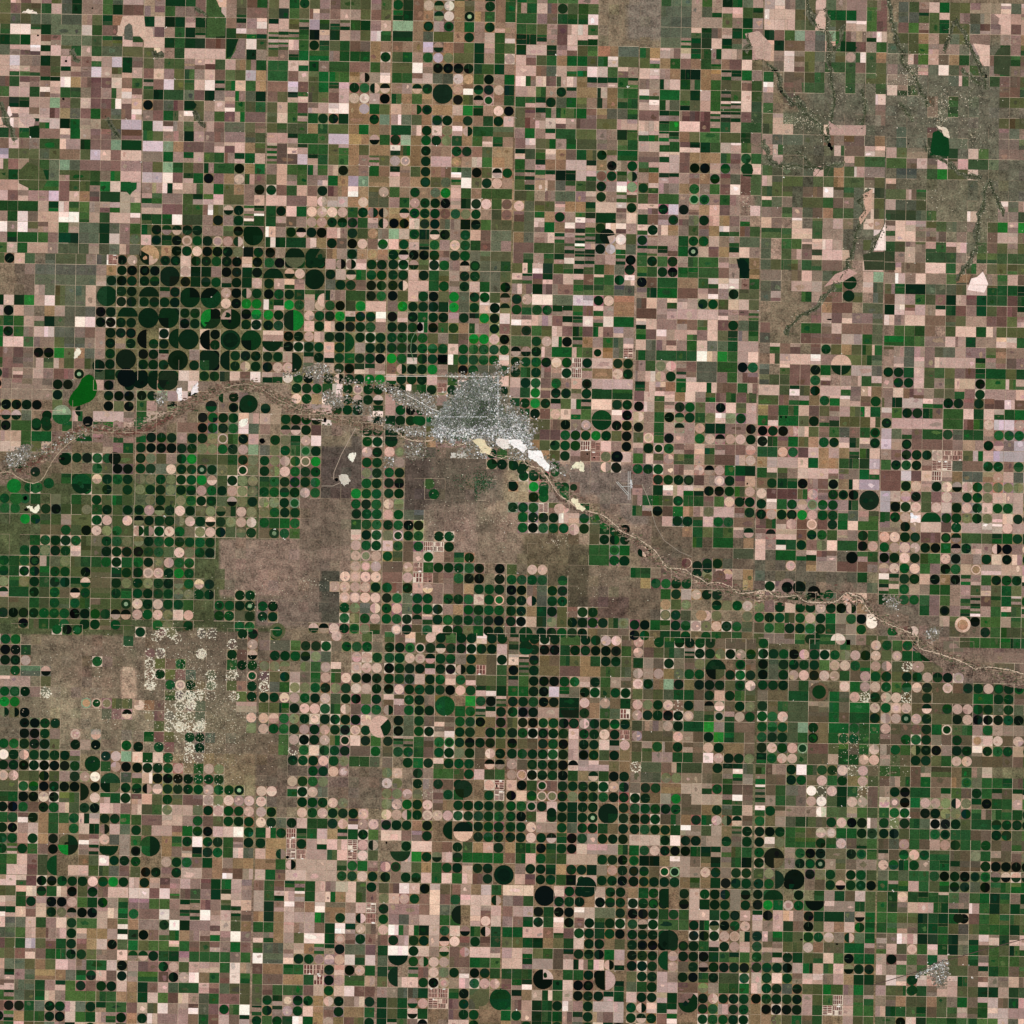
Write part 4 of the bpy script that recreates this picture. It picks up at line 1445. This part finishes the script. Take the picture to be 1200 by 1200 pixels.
# ------------------------------------------------------------------ bright bare lots and landmark ground
def inside(x, y, P):
    r = False; j = len(P)-1
    for i in range(len(P)):
        if (P[i][1] > y) != (P[j][1] > y) and x < (P[j][0]-P[i][0])*(y-P[i][1])/(P[j][1]-P[i][1])+P[i][0]: r = not r
        j = i
    return r
LOTS = [
 ('bare_lot', 'large white bare industrial lot southeast of the city centre', [(4, 3, [(0, 500), (125, 495), (150, 530), (190, 585), (150, 620), (60, 560), (0, 525)])], (246, 240, 238)),
 ('bare_lot', 'long white bare lot beside the river southeast of the city', [(4, 3, [(200, 600), (320, 600), (352, 680), (395, 740), (395, 805), (330, 762), (260, 700), (195, 660)])], (246, 242, 240)),
 ('bare_lot', 'white rail yard lot at the southeast corner of the city', [(3, 3, [(1080, 515), (1200, 512), (1200, 600), (1150, 612), (1085, 562)])], (232, 222, 214)),
 ('sandbar', 'cream coloured sandbar widening in the river south of the city', [(3, 3, [(820, 510), (960, 520), (985, 560), (1040, 625), (1010, 665), (930, 640), (915, 580), (860, 530)])], (224, 208, 172)),
 ('sandbar', 'white sandbar beside the river upstream of the airport', [(4, 3, [(610, 1055), (670, 1060), (690, 1110), (745, 1160), (720, 1190), (670, 1160), (640, 1110), (605, 1090)])], (232, 220, 188)),
 ('sand_pit', 'white sand pit on scrub just south of the city', [(3, 3, [(645, 650), (700, 655), (720, 620), (740, 660), (790, 625), (795, 690), (720, 700), (645, 695)])], (206, 200, 190)),
 ('sand_pit', 'round white sand pit northeast of the power plant', [(2, 3, [(845, 690), (880, 660), (920, 665), (920, 710), (885, 748), (850, 720)])], (240, 234, 218)),
 ('sand_pit', 'lobed white sand pit west of the power plant near dark circles', [(1, 3, [(990, 400), (1010, 365), (1070, 360), (1070, 400), (1040, 430), (1000, 445)])], (244, 240, 224)),
 ('sand_pit', 'white sand pit beside green pivots in the far west', [(0, 4, [(160, 30), (210, 20), (230, 50), (270, 5), (285, 60), (250, 95), (200, 70)])], (238, 232, 208)),
 ('sand_pit', 'white sand pit south of the feedlot beside the river east of town', [(4, 3, [(620, 745), (670, 710), (715, 712), (735, 740), (735, 805), (700, 800), (690, 760), (610, 780)])], (234, 226, 196)),
 ('bare_lot', 'tall white bare strip north of the river on the left', [(1, 3, [(395, 65), (438, 65), (438, 175), (400, 185)])], (244, 236, 236)),
 ('bare_lot', 'white bare wedge beside a vertical road north of the river', [(1, 3, [(540, 60), (590, 0), (590, 105), (530, 120)])], (236, 226, 226)),
 ('dry_pan', 'white crescent dry pan near the top left corner', [(0, 0, [(30, 78), (80, 48), (130, 58), (178, 90)])], (238, 222, 206)),
 ('dry_pan', 'white S-shaped dry pan above the bright pink field on the left', [(0, 2, [(575, 1005), (585, 930), (605, 910), (640, 930), (625, 980), (605, 1005)])], (236, 226, 206)),
 ('bare_lot', 'white bare wedge above the dark green triangle in the northeast', [(7, 0, [(485, 1010), (560, 1015), (600, 1065), (600, 1130), (560, 1110), (530, 1060)])], (226, 206, 186)),
 ('reservoir_grass', 'dark green wetland triangle in the northeastern rangeland', [(7, 0, [(450, 1070), (490, 1045), (600, 1120), (600, 1300), (410, 1290)])], (10, 58, 26)),
 ('bare_lot', 'white sloping lot beside the long creek in the east', [(7, 3, [(290, 1130), (310, 1125), (330, 1150), (380, 1170), (340, 1185), (300, 1175)])], (240, 238, 244)),
 ('airfield_apron', 'pale airfield apron beside the upright runway', [(4, 3, [(1178, 880), (1196, 880), (1196, 960), (1178, 960)])], (196, 196, 196)),
 ('ash_yard', 'grey-white power plant yard beside a black pond', [(2, 3, [(750, 880), (830, 868), (875, 930), (850, 960), (810, 985), (770, 940)])], (206, 198, 184)),
]
k = 0
for nm, lab, polys, c in LOTS:
    mb = MB()
    for a, b, p in polys:
        k += 1; p2 = []
        for (x0, y0), (x1, y1) in zip(p, p[1:] + p[:1]):
            for t in (0, .25, .5, .75): p2.append((x0+(x1-x0)*t + random.gauss(0, 4.5), y0+(y1-y0)*t + random.gauss(0, 4.5)))
        xs = [q[0] for q in p]; ys = [q[1] for q in p]
        pm = []
        for i in range(9):
            q = (U(min(xs), max(xs)), U(min(ys), max(ys)))
            if inside(q[0], q[1], p):
                gx, gy = tz(a, b, [q])[0]; f = random.choice([1.02, .93, .86, .72]); pm.append((blob(gx, gy, U(.4, 1.3), U(.4, 1.0), 9, .4), (.50 if nm in ('bare_lot', 'sandbar') else .24) + .06 + .0006*i, flat([min(250, v*f) for v in c], .6)))
        p = p2
        mb.slab(zpoly(a, b, p), (.50 if nm in ('bare_lot', 'sandbar') else .24) + .002*k, flat(c, .5))
    for q in pm: mb.slab(*q)
    o = tag(mb.build(nm, M_SOIL), lab, nm.replace('_', ' '))


# ------------------------------------------------------------------ runways, railway, canal
def strip_obj(name, lab, cat, segs, w, col, z=.3, mat=None):
    mb = MB()
    for i, (p, q) in enumerate(segs):
        x0, y0 = XY(*p); x1, y1 = XY(*q); l = math.hypot(x1-x0, y1-y0); nx, ny = -(y1-y0)/l*w/2, (x1-x0)/l*w/2
        mb.slab([(x0+nx, y0+ny), (x1+nx, y1+ny), (x1-nx, y1-ny), (x0-nx, y0-ny)], z + .002*i, flat(col, .4))
    return tag(mb.build(name, mat or M_SOIL), lab, cat)
t = tz(4, 3, [(1160, 800), (1160, 1075), (1178, 800), (1178, 1075), (1045, 905), (1160, 1035), (1058, 900), (1165, 1015), (1090, 945), (1178, 945)])
strip_obj('runway', 'upright pale runway pair at the airport east of the city', 'runway', [(t[0], t[1]), (t[2], t[3])], .5, (205, 205, 200))
strip_obj('runway', 'diagonal pale runway at the airport east of the city', 'runway', [(t[4], t[5]), (t[6], t[7]), (t[8], t[9])], .5, (205, 205, 200), .31)
t = tz(7, 7, [(0, 870), (430, 740), (600, 660), (850, 590), (1130, 510)])
strip_obj('railway', 'thin dark diagonal railway in the southeastern corner', 'railway', list(zip(t, t[1:])) + [(t[-1], (1210, 1098))], .8, (92, 74, 70))
t = tz(2, 3, [(920, 420), (780, 680), (710, 850), (705, 920)]); strip_obj('plant_road', 'pale slanting road down to the power plant', 'road', list(zip(t, t[1:])), .8, (170, 152, 136))
t = tz(2, 3, [(590, 982), (700, 982), (770, 950)]); strip_obj('plant_road', 'short pale level road into the power plant', 'road', list(zip(t, t[1:])), .6, (176, 160, 144), .32)
t = tz(3, 3, [(200, 80), (320, 140), (440, 215), (560, 260)]); strip_obj('highway', 'white highway slanting into the city from the northwest', 'road', list(zip(t, t[1:])), 1.0, (222, 214, 206))
t = tz(3, 3, [(480, 300), (700, 300), (980, 300)]); strip_obj('highway', 'white level highway through the middle of the city', 'road', list(zip(t, t[1:])), .9, (214, 214, 216), .33)
t = tz(3, 3, [(1098, -100), (1098, 100), (1098, 300)]); strip_obj('highway', 'white upright highway along the east side of the city', 'road', list(zip(t, t[1:])), .9, (214, 214, 216), .34)
t = tz(3, 2, [(-20, 1108), (600, 1108), (1100, 1112)]); strip_obj('highway', 'white level highway just north of the city', 'road', list(zip(t, t[1:])), .8, (206, 196, 184), .35)
t = tz(5, 4, [(220, 0), (250, 100), (330, 240), (480, 350), (600, 400)]); strip_obj('railway', 'grey slanting railway south of the airport', 'railway', list(zip(t, t[1:])), .7, (150, 136, 122), .3)
t = tz(3, 2, [(280, 680), (240, 760), (232, 860), (265, 965)]); strip_obj('canal', 'pale curving canal through dark circles north of the city', 'canal', list(zip(t, t[1:])), .8, (96, 124, 92), .3)
t = tz(5, 3, [(100, 900), (150, 1010), (180, 1100)]) + tz(5, 4, [(220, 0)]); strip_obj('highway', 'pale slanting highway northeast of the airport', 'road', list(zip(t, t[1:])), .5, (176, 166, 146), .36)

# ------------------------------------------------------------------ towns
TOWNS = [
 ('city', 'the city', tz(3, 3, [(640, 100), (700, 60), (740, 10), (800, -60), (900, -100), (1000, -90), (1085, -70), (1092, 190), (1190, 270), (1195, 300)]) + tz(4, 3, [(60, 240), (150, 300), (205, 420), (210, 480), (230, 560), (200, 590), (130, 490)]) + tz(3, 3, [(1195, 500), (1060, 500), (820, 505), (620, 520), (480, 470), (480, 400), (480, 300), (560, 220), (640, 190)]), (112, 116, 106), .78),
 ('town', 'the western town', tz(0, 3, [(-30, 720), (40, 690), (110, 640), (170, 640), (180, 700), (150, 770), (60, 840), (-30, 850), (-60, 780)]), (140, 134, 130), .7),
 ('town', 'the town with a round white pan', tz(2, 3, [(600, 100), (640, 60), (700, 75), (720, 130), (790, 150), (800, 215), (720, 230), (650, 190), (610, 160)]), (140, 130, 114), .6),
 ('town', 'the small northern town above the river', tz(2, 2, [(400, 1050), (560, 1020), (640, 1030), (640, 1090), (560, 1100), (400, 1090)]), (146, 132, 112), .5),
 ('town', 'the eastern riverside town', tz(7, 4, [(470, 1060), (540, 1020), (600, 1060), (580, 1120), (520, 1160), (460, 1110)]), (136, 130, 116), .6),
 ('town', 'the railside town in the southeast', tz(7, 7, [(550, 700), (640, 650), (740, 700), (740, 760), (690, 860), (620, 880), (600, 800), (550, 770)]), (118, 116, 100), .65),
 ('town', 'the small town at the river bend', tz(1, 3, [(190, 130), (280, 110), (300, 180), (240, 240), (190, 220)]), (140, 136, 122), .6),
 ('suburb', 'the southwestern suburb', tz(3, 3, [(200, 560), (380, 560), (390, 690), (220, 700)]), (104, 96, 84), .5),
 ('suburb', 'the strip west of the city', tz(3, 3, [(90, 60), (430, 80), (480, 200), (480, 300), (400, 260), (220, 180), (90, 130)]), (150, 128, 110), .42),
 ('suburb', 'the strip southeast of the airport town', tz(7, 4, [(50, 740), (180, 730), (200, 800), (160, 880), (90, 820)]), (138, 112, 98), .5),
]
HOUSES = MB(); CROWNS = MB(); BIGB = []; PAVE = MB()
kk = 0
ZONE = [(x, y, random.gauss(0, 1)) for x, y in [(U(480, 640), U(430, 545)) for _ in range(90)]]
def zone(x, y):
    return min(ZONE, key=lambda q: (q[0]-x)**2 + (q[1]-y)**2)[2]
def urban(x, y, dens, south, nm, leafy=.42):
    global kk
    kk += 1
    X, Y = XY(x, y); z = zone(x, y) if nm == 'city' else 0
    h = .30 + .0017*(kk % 97); r = rnd()
    g0 = 112 + 14*z + (36 if south else 0)
    if rnd() < .75:
        g = g0 + random.gauss(0, 10); w_ = U(.7, 1.5)
        PAVE.slab(blob(x, y, w_, U(.6, 1.3), 7, .35), .245 + .00043*(kk % 101), flat((g-1, g+1, g-8) if nm == 'city' and not south else (g, g-(3 if nm == 'city' else 10), g-(4 if nm == 'city' else 24)), .8))
    if r > dens: return
    r = rnd()
    if r < leafy - .08*z: CROWNS.slab(blob(x, y, U(.25, .6), U(.25, .5), 6, .4), h, flat(random.choice([(34, 54, 32), (46, 70, 42), (64, 86, 56), (28, 46, 28), (74, 92, 66)]), 1))
    elif r < .95:
        g = random.choice([92, 108, 124, 140, 156, 184, 232] if not south else [120, 150, 185, 215, 238, 246]) + 6*z; g = min(248, g)
        s_ = random.choice([.3, .4, .5, .6, 1.1]) * (1.35 if south else 1)
        HOUSES.box(X, Y, s_*U(.8, 1.3), s_*U(.6, 1), h, flat((g, g-1, g+random.choice([-10, -2, 3, 3])), .4), random.choice([0, pi/2])+.017)
    else: BIGB.append((x, y, U(.7, 1.5), U(.6, 1.1), nm, south))
for nm, nice, P, c, dens in TOWNS:
    xs = [p[0] for p in P]; ys = [p[1] for p in P]; cxx = sum(xs)/len(xs); cyy = sum(ys)/len(ys)
    n = int((max(xs)-min(xs))*(max(ys)-min(ys))*(3.0 if nm == 'city' else 2.2))
    for i in range(n):
        x, y = U(min(xs)-3, max(xs)+3), U(min(ys)-3, max(ys)+3)
        e = 2.6 if rnd() < .4 else 1.0
        jx, jy = x + random.gauss(0, e), y + random.gauss(0, e)
        if nm == 'city': jx += 2.5*sin(y*.55) + 1.6*sin(y*1.3+2); jy += 3.2*sin(x*.4) + 2*sin(x*.93+1)
        if not inside(jx, jy, P): continue
        if nm == 'city' and abs((x - y*-.02) % 6.1) < .35 and rnd() < .7: continue
        south = nm == 'city' and y > 500 + 3*sin(x*.3) or nm != 'city' and rnd() < .25
        park = nm == 'city' and (540 < x < 560 and 490 < y < 500)
        urban(x, y, dens*(1 if nm == 'city' else .75), south, nm, .75 if park else (.42 if nm == 'city' else .3))
for (x0, y0), (x1, y1), n, sg in (((448, 452), (505, 482), 420, 3.5), ((452, 500), (520, 512), 300, 2.5), ((583, 425), (585, 500), 380, 2.8), ((590, 470), (625, 505), 500, 5), ((520, 440), (583, 442), 260, 2.5), ((515, 508), (620, 515), 700, 3),
                                  ((360, 440), (450, 452), 160, 2.5), ((330, 440), (400, 435), 140, 2), ((610, 515), (650, 550), 260, 3), ((395, 460), (450, 492), 180, 4), ((585, 440), (612, 425), 80, 2), ((640, 545), (665, 555), 90, 4), ((20, 540), (100, 505), 160, 4), ((1074, 1144), (1104, 1129), 260, 1.2), ((1100, 1132), (1110, 1128), 80, 2)):
    for i in range(n):
        t = rnd(); urban(x0+(x1-x0)*t + random.gauss(0, sg), y0+(y1-y0)*t + random.gauss(0, sg), .8, rnd() < .45, 'edge', .3)
for cx, cy in URB:
    for i in range(150):
        x, y = cx + U(-6.1, 6.1), cy + U(-6.1, 6.1)
        if rnd() < .62: urban(x, y, .7, rnd() < .45, 'urb', .3)
# dotted woods in the scrub south of the city, and around the river
for cx, cy, sx, sy, n in ((563, 565, 6, 7, 260), (540, 562, 6, 5, 60), (570, 566, 5, 4, 120), (558, 576, 1.2, 6, 60), (540, 513, 6, 2, 90), (498, 530, 10, 6, 60), (22, 548, 8, 3, 40)):
    for i in range(n):
        kk += 1; CROWNS.slab(blob(random.gauss(cx, sx), random.gauss(cy, sy), U(.3, .8), U(.3, .7), 6, .4), .27 + .0017*(kk % 97), flat(random.choice([(30, 66, 36), (46, 84, 52), (70, 104, 78), (24, 54, 30)]), 1))
for P_, n, sg in ((FLOOD, 900, 3.2), (CH1 + CH2, 900, 1.6)):
    for i in range(n):
        t = rnd()*(len(P_)-1.001); k = int(t); t -= k; x = P_[k][0]+(P_[k+1][0]-P_[k][0])*t; y = P_[k][1]+(P_[k+1][1]-P_[k][1])*t
        kk += 1; CROWNS.slab(blob(x + random.gauss(0, sg), y + random.gauss(0, sg), U(.25, .9), U(.25, .6), 6, .4), .27 + .0017*(kk % 97), flat(random.choice([(52, 66, 44), (66, 80, 52), (44, 56, 38), (84, 88, 62)]), 1))
for c in CRK:
    for (x0, y0), (x1, y1) in zip(c, c[1:]):
        for i in range(int(math.dist((x0, y0), (x1, y1))*1.0)):
            t = rnd(); kk += 1
            CROWNS.slab(blob(x0+(x1-x0)*t + random.gauss(0, .9), y0+(y1-y0)*t + random.gauss(0, 1.5), U(.3, 1.0), U(.3, .9), 6, .4), .27 + .0017*(kk % 97), flat(random.choice([(46, 56, 40), (58, 70, 48), (36, 48, 32), (72, 80, 58)]), 1))
tag(PAVE.build('pavement', M_BUILT), 'grey paved ground of the towns between houses', 'pavement', kind='structure')
tag(CROWNS.build('street_trees', M_CROP), 'dark green tree canopy of the towns and creeks', 'trees', kind='stuff')
tag(HOUSES.build('small_houses', M_BUILT), 'thousands of tiny grey and white roofs in the towns', 'houses', kind='stuff')
# extra industrial sheds on the white lots and along the river
for (a, b, x0, y0, x1, y1, n) in ((3, 3, 560, 470, 1060, 500, 26), (3, 3, 480, 400, 720, 480, 20), (4, 3, 40, 340, 200, 480, 18), (3, 3, 80, 70, 300, 170, 16), (3, 3, 1100, 130, 1190, 310, 14), (3, 3, 1020, 180, 1100, 300, 10), (0, 3, 0, 680, 150, 820, 10), (2, 3, 600, 90, 720, 150, 10), (7, 7, 460, 640, 600, 720, 8), (2, 3, 760, 880, 860, 970, 8)):
    for i in range(n):
        p = tz(a, b, [(U(x0, x1), U(y0, y1))])[0]; BIGB.append((p[0], p[1], U(.8, 1.9), U(.6, 1.3), min(LM, key=lambda l: math.dist(p, l[1:]))[0], True))
# scattered farmsteads
FARM = []
for b in range(8):
    for a in range(8):
        rows = GRID[(a, b)][2]
        for r in range(12):
            for c in range(12):
                ch = rows[r][c]
                pr_ = .05 if ch not in '.SF' else .012
                if ch in 'KDGPXZ': pr_ *= .5
                if rnd() < pr_: FARM.append(cellpos(a, b, c + random.choice([.05, .95, .5]) + U(-.04, .04), r + random.choice([.06, .94]) + U(-.04, .04)))
def shed(mb, x, y, w, d, z, col, rot, wall):
    # low gabled roof on walls
    c, s = cos(rot), sin(rot)
    def R(u, v): return (x + u*c - v*s, y + u*s + v*c)
    e = z - .05; b0 = len(mb.v)
    P = [R(-w/2, -d/2), R(w/2, -d/2), R(w/2, d/2), R(-w/2, d/2)]
    mb.v += [p + (0,) for p in P] + [p + (e,) for p in P] + [R(-w/2, 0) + (z,), R(w/2, 0) + (z,)]
    F = [(0, 1, 5, 4), (2, 3, 7, 6), (1, 2, 6, 9, 5), (3, 0, 4, 8, 7), (4, 5, 9, 8), (6, 7, 8, 9)]
    for i, f in enumerate(F): mb.f.append(tuple(b0+k for k in f)); mb.c.append(wall if i < 4 else col)
random.shuffle(BIGB); random.shuffle(FARM)
for i, (px, py, w, d, nice, bright) in enumerate(BIGB[:170]):
    mb = MB(); x, y = XY(px, py); g = random.choice([215, 230, 240, 246] if bright else [175, 200, 225, 240])
    t = random.choice(['white', 'white']) if g > 220 else 'light grey'
    shed(mb, x, y, w, d, .52 + .002*(i % 60), flat((g, g-2, g-4), .3), random.choice([0, pi/2, .017]), flat((150, 146, 140), .3))
    o = mb.build('warehouse', M_BUILT); tag(o, label('%s roofed town building' % t, px, py), 'warehouse', 'large roofs of the towns')
for i, (px, py) in enumerate(FARM[:240]):
    mb = MB(); x, y = XY(px, py)
    q = rnd(); s = 1.0 if q < .8 else 1.7
    col = random.choice([(246, 240, 232), (238, 226, 214), (226, 214, 200)])
    for j in range(random.randint(1, 3)):
        shed(mb, x + U(-.8, .8)*s, y + U(-.6, .6)*s, U(.45, .9)*s, U(.35, .7)*s, .34 + .003*j + .001*(i % 20), flat(col, .3), random.choice([0, pi/2]), flat((160, 150, 140), .3))
    tag(mb.build('farmstead', M_BUILT), label('white farmstead roofs', px, py), 'farmstead', 'farmsteads along the section roads')

# ------------------------------------------------------------------ feedlots
FEED += tz(0, 2, [(950, 60)]) + tz(3, 3, [(560, 20)])
for i, (px, py) in enumerate(FEED):
    mb = MB(); mb.slab(quad(px-5.7, py-5.7, px+5.7, py+5.7, px, py), .13 + .0007*(i % 20), flat(random.choice([(206, 178, 160), (186, 152, 136), (222, 204, 186)]), .8)); root = mb.build('feedlot', M_SOIL)
    tag(root, label('maroon gridded cattle feedlot', px, py), 'feedlot', 'cattle feedlots')
    vert = rnd() < .6; n = random.randint(3, 8)
    for r in range(2):
        for j in range(n):
            w = 10.6/n
            if rnd() < .1: continue
            u0 = -5.3 + j*w; v0 = -5.3 + r*5.4
            if vert: q = quad(px+u0, py+v0, px+u0+w*.74, py+v0+4.9, px, py)
            else: q = quad(px+v0, py+u0, px+v0+4.9, py+u0+w*.74, px, py)
            mb = MB(); mb.slab(q, .17 + .001*(i % 20), flat(random.choice([(112, 68, 62), (100, 60, 56), (128, 82, 74), (92, 62, 54)]), 1.3)); mb.build('cattle_pen', M_SOIL, root)
    if rnd() < .6:
        mb = MB(); mb.slab(blob(px+U(-3, 3), py+random.choice([-5, 5]), U(1.2, 2.6), U(.5, 1.0), 8, .3), .21, flat((238, 230, 222), .4)); mb.build('feed_mill_yard', M_SOIL, root)

# ------------------------------------------------------------------ light, sky, camera
w = bpy.data.worlds.new('World'); scene.world = w; w.use_nodes = True
nt = w.node_tree; bg = nt.nodes['Background']; sky = nt.nodes.new('ShaderNodeTexSky'); sky.sky_type = 'NISHITA'; sky.sun_disc = False
EL, AZ = radians(58), radians(135)     # sun in the southeast, late morning
sky.sun_elevation = EL; sky.sun_rotation = AZ; nt.links.new(sky.outputs[0], bg.inputs[0]); bg.inputs[1].default_value = .05
sun = bpy.data.lights.new('sun', 'SUN'); sun.energy = 3.3; sun.angle = radians(.5); sun.color = (1, .96, .90)
so = bpy.data.objects.new('sun', sun); COL.objects.link(so); so.rotation_euler = (pi/2 - EL, 0, pi - AZ)
cam = bpy.data.cameras.new('camera'); co = bpy.data.objects.new('camera', cam); COL.objects.link(co)
H = 3000; co.location = (0, 0, H); cam.sensor_width = 36; cam.angle = 2*math.atan(600/H); cam.clip_start = 10; cam.clip_end = 80000
scene.camera = co
scene.view_settings.view_transform = 'Standard'; scene.view_settings.look = 'None'; scene.view_settings.gamma = 1; scene.view_settings.exposure = 0
print('fields', len(FIELDS), 'circles', sum(f['kind'] == 'c' for f in FIELDS), 'big roofs', len(BIGB), 'farms', len(FARM), 'feed', len(FEED))
